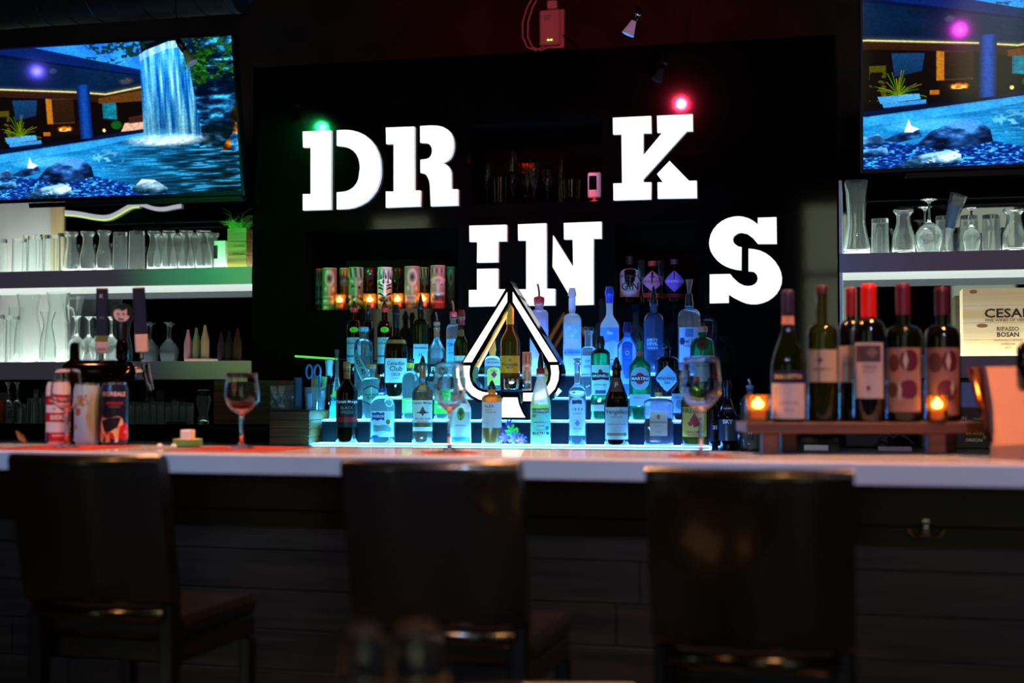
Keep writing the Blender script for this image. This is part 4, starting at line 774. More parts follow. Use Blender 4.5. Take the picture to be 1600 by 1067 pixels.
# top step
for a, lb in ((541, 'green sealed single malt bottle, left of the pair on the top step'), (589, 'green sealed single malt bottle, right of the pair on the top step')):
    B('malt_whisky_bottle', lb, a, a + 23, 470, 481, 500, 516, 3, 'brown', 'pourer', .40, [lab(527.5, 568, (166, 212, 210), 66, [('THE', .10, .2, (30, 60, 60)), ('GLENLIVET', .22, .86, (30, 60, 60)), ('FOUNDERS', .42, .5, GY)], 'rect', art=[('wave', (60, 130, 140), 0, .72, 1, .04)]), lab(511, 520, (90, 220, 40), 34, [], 'circle')], 'dark', 528, 'round', neck=[(481, 488, (150, 40, 40))])
B('sherry_bottle', 'plain black bottle standing behind the left single malt on the top step', 566, 584, 476, 484, 502, 518, (5.625, TZ[3]), 'black', 'capsule', .42, [], None, None, 'round', capy=500)
B('malt_whisky_bottle', 'triangular green single malt bottle with a white label and tall pourer on the top step', 644, 670, 460, 484, 498, 510, 3, 'dkgreen', 'pourer', .36, [lab(538, 568, (170, 214, 226), 64, [('Glenfiddich', .2, .92, (30, 50, 60)), ('12', .55, .2, (30, 50, 60))])], 'dark', 530, 'round', p=2.6)
B('vodka_bottle', 'pale blue vodka bottle with a red stopper near the spade light on the top step', 697, 719, 470, 494, 506, 518, 3, 'clear2', 'spout', .42, [lab(530, 574, (120, 180, 214), 66, [('CIROC', .2, .8, (30, 60, 110)), ('VODKA', .5, .6, (30, 60, 110))])], 'water', 520, 'round', capc=(170, 30, 34))
B('irish_whiskey_bottle', 'green whiskey bottle with a red and green capsule touching the spade light', 709, 732, 484, 494, 520, 540, 2, 'dkgreen', 'capsule', .42, [lab(556, 590, (206, 216, 200), 64, [('JAMESON', .3, .86, (20, 60, 40))]), lab(514, 526, (150, 90, 50), 60, [], 'circle')], 'dark', 540, 'soft', capc=(140, 26, 30), capy=508, neck=[(493, 498, (60, 130, 60))])
B('pink_gin_bottle', 'tall pink frosted bottle with a red spout stopper behind the right of the spade light', 828, 857, 443.6, 472, 484, 492, 3, 'pink', 'spout', .46, [lab(500, 560, (206, 180, 220), 40, [('PINK', .3, .5, (150, 60, 120))])], None, None, 'round', capc=(200, 24, 28))
B('vodka_bottle', 'frosted vodka bottle with a pale capsule standing right of the spade light', 880, 908.6, 450, 458, 490, 503, 3, 'frost', 'capsule', .34, [lab(546, 556, (120, 160, 214), 60, [('BELVEDERE', .5, 1.0, (40, 60, 130))]), lab(506, 530, (166, 196, 230), 60, [], art=[('diamond', (200, 220, 240), -.3, .3, .3, .2), ('diamond', (200, 220, 240), .3, .5, .3, .2), ('diamond', (200, 220, 240), 0, .8, .3, .2)])], 'water', 534, 'round', capc=(206, 190, 210), capy=462, neck=[(466, 486, (190, 190, 220))])
B('vodka_bottle', 'frosted blue vodka bottle with white birds and a blue cap on the top step', 938, 967.6, 447.7, 456, 490, 510, 3, 'frost', 'capsule', .36, [lab(512, 578, (96, 150, 226), 66, [('GREY GOOSE', .8, .8, (230, 240, 250))], art=[('wave', (206, 220, 244), 0, .55, 1, .22), ('diamond', (240, 246, 250), .05, .14, .34, .035), ('diamond', (240, 246, 250), -.12, .12, .10, .06)])], None, None, 'soft', capc=(34, 60, 170), capy=474)
B('vodka_bottle', 'deep blue vodka bottle with pale lettering and black pourer on the top step', 1006, 1038, 446.5, 474, 488, 505, 3, 'blue', 'pourer', .34, [], 'navy', 506, 'round')
o = col.objects[-1]
o = [q for q in col.objects if q.get('label', '').startswith('deep blue vodka')][0]
s_ = scale(o.location); Rb = 16 * s_
for t, y in (('DIRTY', 532), ('DEVIL', 538), ('VODKA', 544.5)):
    text_part(t, lambda x, z: ((Rb + .0016) * math.sin(x / Rb), -(Rb + .0016) * math.cos(x / Rb), z), .044, -.006, atY(1022, y, TY[3] + .057).z - TZ[3], paint((170, 206, 235)), o, bold=.03)
B('vodka_bottle', 'clear vodka bottle with a large white label and dark cap, rightmost on the top step', 1060, 1095, 459, 476, 482, 496, 3, 'clear2', 'capsule', .30, [lab(512, 566, (176, 210, 240), 60, [('Ketel One', .40, .9, (16, 24, 60)), ('VODKA', .54, .5, (30, 60, 120))], art=[('rect', (90, 140, 200), 0, .16, .34, .12), ('rect', (30, 60, 130), -.62, .40, .2, .10)])], 'water', 504, 'round', capc=(40, 36, 40), capy=476, neck=[(478, 480, (60, 150, 230))])
# steel measured pourer standing up from that bottle belongs to it
o = [q for q in col.objects if q.get('label', '').startswith('clear vodka bottle with a large')][0]
z0 = atY(1078, 459, TY[3] + .057).z - TZ[3]; MB().lathe([(0, z0), (.007, z0), (.008, z0 + .018), (.014, z0 + .05), (.0145, z0 + .056), (.012, z0 + .056), (.0, z0 + .03)], 18).build('measure', shell('clear_glass', (.93, .97, 1, 1), .11), o)
# tiki cup on the third step
# ------------------------------------------------------------------ gins and little glasses in the right niche
NZ3 = NICHE[2][2] + .0004; NZ2 = NICHE[1][2] + .0004; NZ1 = NICHE[0][2] + .0004
B('gin_bottle', 'broad gin bottle with a cream arched label at the left of the right niche', 968, 1002, 400, 414, 418, 424, (6.02, NZ3), 'brown', 'cork', .28, [lab(421, 465, (196, 170, 166), 66, [('ROSEMONT', .26, .82, BK), ('GIN', .62, .7, BK), ('MONTREAL', .78, .4, GY)], 'arch', art=[('circle', (90, 40, 40), 0, .40, .07, .04)])], None, None, 'round', capc=(30, 26, 28))
B('gin_bottle', 'black gin bottle with a pink diamond label in the middle of the right niche', 1003, 1037, 408, 416, 420, 428, (6.02, NZ3), 'black', 'cork', .30, [lab(424, 457, (206, 120, 150), 66, [("HENDRICK'S", .52, .8, (90, 40, 60))], 'diamond', art=[('diamond', (60, 20, 40), 0, .3, .25, .06)]), lab(459, 466, (190, 60, 60), 80, [])], None, None, 'round', capc=(150, 60, 50))
B('gin_bottle', 'black gin bottle with a violet diamond label at the right of the right niche', 1038, 1071, 405, 413, 418, 428, (6.02, NZ3), 'black', 'cork', .30, [lab(424, 457, (130, 84, 190), 66, [("HENDRICK'S", .5, .8, (190, 160, 220))], 'diamond'), lab(460, 466, (120, 40, 70), 80, [])], None, None, 'round', capc=(60, 40, 46))
# ------------------------------------------------------------------ spade shaped bottle light on the second step
SY = 5.306; sc_ = scale(atY(797, 560, SY)); so = atY(797, 650, SY); SZ0 = TZ[1] + .0006
M_sframe = pm('dark_chrome', S(38, 34, 36), .07, .9)
M_warm = emis('warm_led', (1, .86, .74, 1), 1.9); M_amb = emis('amber_led', (1, .42, .06, 1), 3.0)
sg = root('spade_light', 'spade shaped chrome bottle stand edged with warm white light at the middle of the steps', 'light', (so.x, SY, SZ0))
def q2(P): return [(x * sc_, (650.5 - y) * sc_ ) for x, y in P]
def mir(P): return [(-x, y) for x, y in P]
out = [(0, 433.6), (79, 561), (82, 575), (81, 590), (75, 605), (65, 615.5), (52, 622), (36, 624.5), (20, 624.5)]
inn = [(0, 467), (58, 567), (61, 578), (59, 590), (52, 598), (43, 602.5), (33, 604), (26, 604), (20, 604)]
mb = MB()
for f_ in (lambda p: p, mir): mb.strip(q2(f_(out)), q2(f_(inn)), 0, .085)
mb.build('frame', M_sframe, sg, fix=True)
su = [(4.5, 450), (75.5, 559.5)]; sl = [(4.5, 465.5), (62, 559.5)]
o2 = [(76.5, 565), (78, 576), (77, 588), (71.5, 601.5), (62, 611.5), (50, 618), (35, 620.5), (21, 620.5)]; i2 = [(64.5, 565), (66, 577), (64.5, 588), (60, 597), (53, 603), (44, 606.5), (33, 607.8), (21, 607.8)]
for f_ in (lambda p: p, mir):
    MB().strip(q2(f_(su)), q2(f_(sl)), -.002, 0).build('light_strip', M_warm, sg, smooth=0, fix=True); MB().strip(q2(f_(o2)), q2(f_(i2)), -.002, 0).build('light_strip', M_warm, sg, smooth=0, fix=True)
    bk_o = [(8, 455), (70, 556)]; bk_i = [(8, 466), (62, 556)]
    MB().strip(q2(f_(bk_o)), q2(f_(bk_i)), .085, .087).build('rear_strip', M_amb, sg, smooth=0, fix=True)
    ia = [(1, 470), (56.5, 567)]; ib = [(1, 471.5), (55.5, 567)]
    MB().strip(q2(f_(ia)), q2(f_(ib)), .03, .055).build('inner_strip', M_amb, sg, smooth=0, fix=True)
for s_ in (-1, 1):
    for (x, y) in ((s_ * 80, 563), (s_ * 57, 571), (s_ * 62, 604)): MB().lathe([(.0, 0), (.0016, 0), (.0016, .0015), (0, .0018)], 8).xf((x * sc_, -.0022, (650.5 - y) * sc_), (rad(90), 0, 0)).build('screw', M_chrome, sg)
foot_o = [(-14, 606), (14, 606), (16.5, 622), (22, 636), (31, 650.4), (-31, 650.4), (-22, 636), (-16.5, 622)]
MB().prism(q2(foot_o), .004, .08).build('foot', M_sframe, sg, fix=True)
MB().prism(q2([(-11.5, 615), (11.5, 615), (13.5, 625), (19, 638), (24, 646), (-24, 646), (-19, 638), (-13.5, 625)]), .001, .004).build('light_panel', M_warm, sg, smooth=0, fix=True)
hz = (650.5 - 602) * sc_
MB().lathe([(0, 0), (18.5 * sc_, 0), (19.5 * sc_, .004), (19.5 * sc_, 16 * sc_), (18 * sc_, 16.5 * sc_), (18 * sc_, .006), (0, .006)], 28).xf((0, .043, hz)).build('bottle_cup', M_chrome, sg)
MB().lathe([(0, 0), (16.5 * sc_, 0), (16.5 * sc_, .0004), (0, .0004)], 24).xf((0, .043, hz + .0061)).build('cup_light', emis('cup_led', (1, .5, .08, 1), 26), sg, smooth=0)
# sparkling wine bottle in its cup
CYb = SY + .043; pl = (CYb, SZ0 + hz + .0072)
B('sparkling_wine_bottle', 'dark sparkling wine bottle with a gold foil and orange label inside the spade light', 781.5, 812.5, 470, 473, 508, 536, pl, 'sparkling', 'capsule', .34, [lab(556, 583, (252, 160, 16), 66, [('Ponsardin', .5, .7, (70, 40, 10)), ('BRUT', .68, .3, (70, 40, 10))], art=[('circle', (190, 110, 20), 0, .24, .14, .09)])], None, None, 'soft', capc=(214, 140, 40), capy=507)
# ------------------------------------------------------------------ carved tiki mugs and votive candles
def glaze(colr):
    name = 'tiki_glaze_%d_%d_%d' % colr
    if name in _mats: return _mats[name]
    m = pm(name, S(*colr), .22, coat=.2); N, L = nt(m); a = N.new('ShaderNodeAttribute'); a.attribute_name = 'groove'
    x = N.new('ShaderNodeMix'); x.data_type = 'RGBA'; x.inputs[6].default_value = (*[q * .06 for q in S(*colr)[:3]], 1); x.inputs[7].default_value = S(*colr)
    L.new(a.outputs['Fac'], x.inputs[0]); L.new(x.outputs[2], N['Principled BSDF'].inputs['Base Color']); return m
def tiki(x0, x1, yt, place, colr, label, style=0, taper=0.0, group=None, pattern=None):
    Y, Z = place; c = atY((x0 + x1) / 2, 470, Y); loc = Vector((c.x, Y, Z)); s_ = scale(loc); R_ = (x1 - x0) * s_ / 2; H = atY((x0 + x1) / 2, yt, Y).z - Z
    r = root('tiki_mug', label, 'mug', loc, facing(loc), group)
    nu, nv = 56, 44; v = []; f = []
    def g(a, b, s=1): return math.exp(-(a / b) ** 2)
    def relief(u, t):      # u: angle from the front, t: height 0..1
        uu = abs(u); h = 0
        if style == 0:
            h += .12 * g(uu - .55, .28) * g(t - .60, .06) - .16 * g(uu - .55, .16) * g(t - .57, .025); h += .16 * g(uu, .16) * g(t - .50, .12); h += .12 * g(t - .74 + .06 * uu, .03) * (uu < 1.2)
            h -= .14 * g(t - .26, .05) * (uu < .9); h += .10 * g(t - .26, .03) * (math.sin(u * 11) > -.2) * (uu < .8); h += .08 * g(t - .36, .02) * (uu < 1) + .08 * g(t - .16, .02) * (uu < 1)
            h += .06 * math.sin(u * 9) * g(t - .88, .06)
        elif style == 1:
            h += .10 * g(math.hypot(uu, (t - .76) * 3.4) - .55, .14) - .08 * g(math.hypot(uu, (t - .76) * 3.4), .25); h += .12 * g(uu - .5, .2) * g(t - .5, .05) + .12 * g(uu, .12) * g(t - .46, .1)
            h += .10 * (math.sin(t * 40) > 0) * (t < .34) * (uu < 1.1) * .6
        else:
            h += .12 * g(uu, .14) * g(t - .5, .25) + .12 * g(uu - .6, .3) * g(t - .62 - .08 * uu, .03) - .14 * g(uu - .5, .2) * g(t - .54, .04)
            h += .09 * math.sin(t * 34 + 2 * uu) * (t < .36) * .6 + .07 * math.sin(u * 8 + 6 * t) * (t > .75)
        return h
    for j in range(nv + 1):
        t = j / nv
        for i in range(nu):
            a = 2 * math.pi * i / nu; u = (a + math.pi / 2 + math.pi) % (2 * math.pi) - math.pi
            rr = R_ * (1 - taper * (1 - t) ** 2) * (.94 + (relief(u, t) * .85 if .03 < t < .97 else 0)); v.append((rr * math.cos(a), rr * math.sin(a), H * t))
    for j in range(nv):
        for i in range(nu): k = (i + 1) % nu; f.append((j * nu + i, j * nu + k, (j + 1) * nu + k, (j + 1) * nu + i))
    f.append(tuple(range(nu - 1, -1, -1))); b0 = len(v); top = nv * nu
    for i in range(nu): a = 2 * math.pi * i / nu; v.append((R_ * .82 * math.cos(a), R_ * .82 * math.sin(a), H))
    for i in range(nu): a = 2 * math.pi * i / nu; v.append((R_ * .80 * math.cos(a), R_ * .80 * math.sin(a), H * .2))
    for i in range(nu): k = (i + 1) % nu; f.append((top + i, top + k, b0 + k, b0 + i)); f.append((b0 + i, b0 + k, b0 + nu + k, b0 + nu + i))
    f.append(tuple(range(b0 + nu, b0 + 2 * nu)))
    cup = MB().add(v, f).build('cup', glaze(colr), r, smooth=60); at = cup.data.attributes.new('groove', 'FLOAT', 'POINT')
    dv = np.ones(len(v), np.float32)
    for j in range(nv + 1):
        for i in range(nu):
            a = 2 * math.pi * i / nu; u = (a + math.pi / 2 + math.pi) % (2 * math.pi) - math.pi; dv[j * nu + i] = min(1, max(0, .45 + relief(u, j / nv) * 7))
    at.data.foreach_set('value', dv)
    MB().lathe([(R_ * .82, H * .995), (R_ * .97, H * .995), (R_ * .98, H + .001), (R_ * .9, H + .003), (R_ * .82, H + .001)], 28).build('rim', pm('glaze_%d_%d_%d' % colr, S(*colr), .22, coat=.2), r)
    if pattern:
        fm = lambda x, z: ((R_ * 1.035) * math.sin(x / R_), -(R_ * 1.035) * math.cos(x / R_), z)
        k = paint(pattern, .3)
        for i in range(7):
            x = (-.9 + .3 * i) * R_; MB().add([fm(x, H * (.62 + .1 * (i % 2))), fm(x + .24 * R_, H * (.62 + .1 * (i % 2))), fm(x + .10 * R_, H * .9)], [(0, 1, 2)]).build('painted_stripe', k, r, smooth=0)
        for s_ in (-1, 1):
            for z_, h_ in ((.55, .03), (.47, .035), (.33, .04), (.2, .05)):
                n = 8; vv = []
                for i in range(n + 1): x = s_ * R_ * (.14 + .9 * i / n); z = H * (z_ + .06 * math.sin(i / n * 2.4)); vv += [fm(x, z - H * h_ * math.sin(math.pi * (i + .3) / (n + .6))), fm(x, z + H * h_ * .3)]
                MB().add(vv, [(2 * i, 2 * i + 2, 2 * i + 3, 2 * i + 1) for i in range(n)]).build('painted_stripe', k, r, smooth=0)
    return r
TF = (6.005, NZ1); TB_ = (6.10, NZ1)
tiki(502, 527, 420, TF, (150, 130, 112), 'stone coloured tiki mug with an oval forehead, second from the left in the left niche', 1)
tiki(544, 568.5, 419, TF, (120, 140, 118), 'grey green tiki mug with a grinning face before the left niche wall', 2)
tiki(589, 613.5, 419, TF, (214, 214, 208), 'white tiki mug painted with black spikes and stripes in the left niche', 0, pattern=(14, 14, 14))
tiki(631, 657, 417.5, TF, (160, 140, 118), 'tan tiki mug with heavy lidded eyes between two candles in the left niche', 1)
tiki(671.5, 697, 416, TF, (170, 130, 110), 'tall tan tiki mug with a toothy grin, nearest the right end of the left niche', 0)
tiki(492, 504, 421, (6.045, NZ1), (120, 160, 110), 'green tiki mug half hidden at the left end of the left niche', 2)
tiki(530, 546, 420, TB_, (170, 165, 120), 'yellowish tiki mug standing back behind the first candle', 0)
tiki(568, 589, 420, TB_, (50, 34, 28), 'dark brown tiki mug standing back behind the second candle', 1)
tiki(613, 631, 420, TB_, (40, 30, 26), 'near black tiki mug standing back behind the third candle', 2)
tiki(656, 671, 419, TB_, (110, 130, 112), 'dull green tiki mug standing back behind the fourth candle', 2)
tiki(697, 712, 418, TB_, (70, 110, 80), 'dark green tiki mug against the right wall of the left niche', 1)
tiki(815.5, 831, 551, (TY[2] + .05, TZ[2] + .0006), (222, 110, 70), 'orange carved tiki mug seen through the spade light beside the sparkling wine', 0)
M_cup = shell('amber_cup', (1, .74, .42, 1), .20, (1, .45, .10, 1), .08); M_wax = pm('wax', S(240, 190, 120), .5, emit=(1, .35, .05, 1), es=.10); M_flame = emis('flame', (1, .66, .26, 1), 26)
def candle(x0, x1, yt, yb, loc, label, group):
    s_ = scale(loc); R_ = (x1 - x0) * s_ / 2; H = (yb - yt) * s_
    r = root('votive_candle', label, 'candle', loc, 0, group)
    MB().lathe([(0, 0), (R_ * .86, 0), (R_ * .92, .004), (R_, H), (R_ * .94, H), (R_ * .86, .008), (0, .008)], 24).build('glass_cup', M_cup, r)
    MB().lathe([(0, .0085), (R_ * .84, .0085), (R_ * .87, H * .46), (R_ * .3, H * .44), (0, H * .43)], 20).build('wax', M_wax, r)
    MB().lathe([(0, H * .50), (R_ * .26, H * .53), (R_ * .46, H * .60), (R_ * .46, H * .68), (R_ * .26, H * .80), (0, H * .92)], 14).build('flame', M_flame, r)
    MB().tube([(0, 0, H * .42), (0, 0, H * .54)], .0009, 6).build('wick', M_dark, r)
    return r
ords = ['leftmost', 'second', 'third', 'rightmost']
for k, (a, b) in enumerate(((521, 540.5), (567, 588.5), (611, 631), (650, 671))):
    c = atY((a + b) / 2, 480, 5.965); candle(a, b, 457, 481.5, Vector((c.x, 5.965, NZ1)), 'amber votive candle burning before the tiki mugs, %s of the four' % ords[k], 'votive candles before the tiki mugs')
# ------------------------------------------------------------------ glassware
NCG = glass('niche_glassware', (1, 1, 1, 1), 0, 1.45)
CLG = solid('clear_glassware', (.97, .99, .98, 1), .035)
FGG = glass('wine_glassware', (1, 1, 1, 1), 0, 1.42)
def tumbler_prof(R_, H, tw=.0026, tb=.018, tap=.9):
    return [(0, 0), (R_ * tap, 0), (R_ * (tap + .02), .003), (R_, H), (R_ - tw, H), ((R_ - tw) * (tap + .02), tb), (0, tb)]
def inverted(P, H): return [(r, H - z) for r, z in P][::-1]
def stem_prof(Rb, Rr, H, zb, Rf, zm=.45, rs=.0045, tw=.0016, base=.004):
    """stemmed glass: foot Rf, stem to zb, bowl of radius Rb widest at zm, rim Rr"""
    P = [(0, 0), (Rf, 0), (Rf, .0015), (Rf * .6, base * 1.3), (rs * 2.2, base * 2.4), (rs, base * 5), (rs * .95, zb * .55), (rs * 1.25, zb * .88)]
    n = 9; hb = H - zb; outer = []
    for i in range(n + 1):
        t = i / n
        if t <= zm: r_ = rs * 1.6 + (Rb - rs * 1.6) * math.sin(t / zm * math.pi / 2) ** .8
        else: r_ = Rb + (Rr - Rb) * ease((t - zm) / (1 - zm))
        outer.append((r_, zb + hb * t))
    P += outer; P.append((outer[-1][0] - tw * .5, H + .0008))
    for r_, z in outer[::-1][:-1]: P.append((max(r_ - tw, .001), z + (.0012 if z < H - 1e-4 else 0)))
    P.append((0, outer[0][1] + .004)); return P
def carafe_prof(R_, H, rn=.62, rl=.86, tw=.003):
    O = [(R_ * .92, 0), (R_, .006), (R_, H * .30)]
    for i in range(1, 9): t = i / 8; O.append((R_ * (1 + (rn - 1) * ease(t)), H * (.30 + .46 * t)))
    O += [(R_ * rn, H * .84), (R_ * (rl * .5 + rn * .5), H * .90), (R_ * rl * .96, H * .915), (R_ * rl * 1.04, H * .935), (R_ * rl * 1.04, H * .975), (R_ * rl * .98, H)]
    return [(0, 0)] + O + [(max(r - tw, .002), z + (.008 if z < .01 else 0)) for r, z in O[::-1]] + [(0, .010)]
def glassware(name, label, cat, prof, loc, m=None, seg=26, group=None, rz=0):
    o = MB().lathe(prof, seg).build(name, m or CLG, loc=loc, rz=rz, smooth=50); return tag(o, label, cat, group)
def dims(x0, x1, yt, Y, Z):
    c = atY((x0 + x1) / 2, yt, Y); loc = Vector((c.x, Y, Z)); s_ = scale(loc); return loc, (x1 - x0) * s_ / 2, c.z - Z
def place_glass(kind, x0, x1, yt, Y, Z, label, group=None, m=None):
    loc, R_, H = dims(x0, x1, yt, Y, Z)
    if kind == 'tumbler_up': return glassware('tumbler', label, 'glass', tumbler_prof(R_, H), loc, m, group=group)
    if kind == 'tumbler': return glassware('tumbler', label, 'glass', inverted(tumbler_prof(R_, H), H), loc, m, group=group)
    if kind == 'carafe': return glassware('carafe', label, 'carafe', carafe_prof(R_, H), loc, m, group=group)
    if kind == 'wine_inv':
        P = stem_prof(R_, R_ * .72, H, H * .42, R_ * .62); return glassware('wine_glass', label, 'glass', [(r, H + .001 - z) for r, z in P][::-1], loc, m, group=group)
    if kind == 'wine': return glassware('wine_glass', label, 'glass', stem_prof(R_, R_ * .82, H, H * .45, R_ * .75), loc, m, group=group)
    if kind == 'flute': return glassware('flute_glass', label, 'glass', stem_prof(R_, R_ * .92, H, H * .34, R_ * .85, .7), loc, m, group=group)
    if kind == 'balloon': return glassware('balloon_glass', label, 'glass', stem_prof(R_, R_ * .7, H, H * .26, R_ * .6, .5), loc, m, group=group)
ORD = ['first', 'second', 'third', 'fourth', 'fifth', 'sixth', 'seventh', 'eighth', 'ninth', 'tenth']
GS = SZ1 + .0006
for k, (x0, x1, yt) in enumerate(((-12, 12, 374), (19, 42.5, 373), (43, 68, 369.5), (69, 95, 368))):
    place_glass('tumbler', x0, x1, yt, 6.0, GS, '%s upturned tumbler from the left end of the upper left shelf, front row' % ORD[k], 'front tumblers at the left end of the upper left shelf')
for k, (x0, x1, yt) in enumerate(((99, 124, 362), (125, 150, 361.5), (151, 175, 360))):
    place_glass('carafe', x0, x1, yt, 6.0, GS, '%s clear carafe just right of the front tumblers on the upper left shelf' % ORD[k], 'carafes left of the two tall tumblers')
for k, (x0, x1, yt) in enumerate(((176.5, 200, 363), (201, 227, 361.5))):
    place_glass('tumbler', x0, x1, yt, 6.0, GS, '%s tall upturned tumbler between the carafes on the upper left shelf' % ORD[k], 'tall tumblers between the carafes')
for k, (x0, x1, yt) in enumerate(((230, 252, 361), (252.5, 277, 360.5), (279, 304, 360), (305.5, 332, 360))):
    place_glass('carafe', x0, x1, yt, 6.0, GS, '%s clear carafe counted from the two tall tumblers toward the planter' % ORD[k], 'carafes between the tall tumblers and the planter')
for k, (x0, x1, yt) in enumerate(((36, 58, 367), (62, 86, 367), (90, 112, 365))):
    place_glass('tumbler', x0, x1, yt, 6.11, GS, '%s upturned tumbler of the back row behind the front tumblers, upper left shelf' % ORD[k], 'back tumblers on the upper left shelf')
for k, (x0, x1, yt) in enumerate(((240, 263, 365), (266, 290, 365), (293, 317, 364), (321, 344, 364))):
    place_glass('carafe', x0, x1, yt, 6.11, GS, '%s back row carafe showing between the front carafes beside the planter' % ORD[k], 'back carafes beside the planter')
# pale box tin and planter with grass at the right end of that shelf
loc, R_, H = dims(333, 353, 376, 6.05, GS); t_ = root('tin', 'pale green tin with a black label patch beside the wooden planter', 'tin', loc)
MB().box(-R_, R_, 0, .09, .012, H, .003).build('body', pm('tin_green', S(196, 226, 206), .35), t_); MB().box(-R_, R_, 0, .09, 0, .0115, .003).build('rim', M_chrome, t_); MB().box(-R_ * .96, -R_ * .30, -.0012, 0, H * .38, H * .84).build('label', paint((18, 18, 18)), t_, smooth=0)
loc, R_, H = dims(354, 386.5, 356, 5.985, GS); pl_ = root('planter', 'weathered wooden planter box with bright grass on the upper left shelf', 'planter', loc)
M_pw = wood('planter_wood', S(120, 92, 46), S(176, 140, 76), .6, 'X', 5)
for k in range(3): MB().box(-R_, R_, 0, .12, H * k / 3 + .001, H * (k + 1) / 3 - .001, .002).build('plank', M_pw, pl_)
for t, z in (('CHATEAU', .55), ('PAUILLAC', .36)): text_part(t, lambda x, z_: (x, -.0012, z_), R_ * 1.2, R_ * .2, H * z, paint((40, 26, 14)), pl_)
M_gr = pm('grass_blade', S(120, 190, 60), .5)
gb = MB()
for k in range(90):
    a = random.uniform(-1, 1) * 1.5; L_ = random.uniform(.03, .11); x = random.uniform(-R_, R_ * .5); y = random.uniform(.01, .11); dy = random.uniform(-.02, .03)
    if random.random() < .25: L_ *= 1.5; x = -abs(x)
    gb.tube([(x, y, H), (x + math.sin(a) * L_ * .35, y + dy * .4, H + L_ * .5 * (.5 + .5 * math.cos(a))), (x + math.sin(a) * L_ * .95, y + dy, H + L_ * (.25 + .6 * math.cos(a)) * .8)], [.0016, .0013, .0004], 4)
o = gb.build('grass', M_gr, pl_); o['kind'] = 'stuff'
# lower left shelf: pitchers, carafes, upturned stemware
G2 = SZ2 + .0006
def pitcher_prof(R_, H, tw=.003):
    O = [(R_ * .92, 0), (R_, .008), (R_ * 1.0, H * .28), (R_ * .90, H * .48), (R_ * .72, H * .66), (R_ * .68, H * .78), (R_ * .78, H * .92), (R_ * .86, H)]
    return [(0, 0)] + O + [(r - tw, z + (.01 if z < .01 else 0)) for r, z in O[::-1]] + [(0, .012)]
loc, R_, H = dims(24, 66, 460, 6.095, G2); glassware('decanter', 'tall wide hipped glass carafe on the lower left shelf', 'carafe', pitcher_prof(R_, H), loc)
loc, R_, H = dims(70, 112, 457, 6.10, G2); pt = root('pitcher', 'large rimmed glass pitcher behind the tap handles on the lower left shelf', 'pitcher', loc)
MB().lathe(pitcher_prof(R_, H), 28).build('body', CLG, pt); MB().tube([(R_ * .75, 0, H * .80), (R_ * 1.2, 0, H * .76), (R_ * 1.45, 0, H * .55), (R_ * 1.25, 0, H * .33), (R_ * .95, 0, H * .28)], .006, 8).build('handle', CLG, pt)
loc, R_, H = dims(96, 133, 463, 6.27, G2); P = [(R_ * .5, 0), (R_ * .55, .01), (R_ * .55, H * .45), (R_ * .62, H * .7), (R_ * .8, H * .88), (R_, H)]
glassware('flared_vase', 'glass vase with a flaring mouth behind the upturned wine glasses', 'vase', [(0, 0)] + P + [(r - .003, z + (.01 if z < .005 else 0)) for r, z in P[::-1]] + [(0, .012)], loc)
loc, R_, H = dims(62, 88, 487, 5.985, G2); P = [(R_ * .9, 0), (R_ * .95, .006), (R_ * .95, H * .3), (R_ * .85, H * .45), (R_ * .52, H * .72), (R_ * .62, H * .86), (R_ * .95, H)]
glassware('small_carafe', 'small waisted glass carafe in front of the large rimmed pitcher', 'carafe', [(0, 0)] + P + [(r - .0025, z + (.008 if z < .005 else 0)) for r, z in P[::-1]] + [(0, .010)], loc)
for k, (x0, x1, yt) in enumerate(((-14, 8, 492), (9, 32, 494))): place_glass('tumbler', x0, x1, yt, 5.99, G2, '%s tall tumbler from the left end of the lower left shelf' % ORD[k], 'tall tumblers on the lower left shelf')
place_glass('tumbler_up', 14, 36, 480, 6.22, G2, 'tall straight glass behind the tumblers on the lower left shelf')
for k, (x0, x1, yt) in enumerate(((106, 134, 494), (126, 152, 495), (140, 168, 495), (160, 188, 495))):
    place_glass('wine_inv', x0, x1, yt, (5.99, 6.066, 5.99, 6.066)[k], G2, '%s upturned wine glass from the pitcher on the lower left shelf' % ORD[k], 'upturned wine glasses on the lower left shelf')
# tray and bottle shapes in the lower bay, imitating a dim mirror reflection
loc, R_, H = dims(286, 328, 560, 6.12, G2); tr_ = tag(MB().box(-R_, R_, 0, .1, 0, H, .003).build('tray', pm('reflected_tray', S(100, 66, 60), .5), loc=loc), 'pinkish tray shape imitating a mirror reflection at the back of the lower left shelf', 'tray')
for k, (x0, x1, yt, c) in enumerate(((288, 300, 515, (84, 58, 70)), (301, 313, 512, (62, 54, 36)), (314, 327, 508, (92, 66, 46)))):
    l2, R2, H2 = dims(x0, x1, yt, 6.17, G2 + H); tag(MB().lathe([(0, 0), (R2, 0), (R2, H2 * .55), (R2 * .5, H2 * .8), (R2 * .3, H2), (0, H2)], 16).build('sauce_bottle', pm('sauce_%d' % k, S(*c), .3), loc=l2), '%s bottle shape imitating a reflection on the pinkish tray shape' % ('plum', 'olive', 'tan')[k], 'bottle')
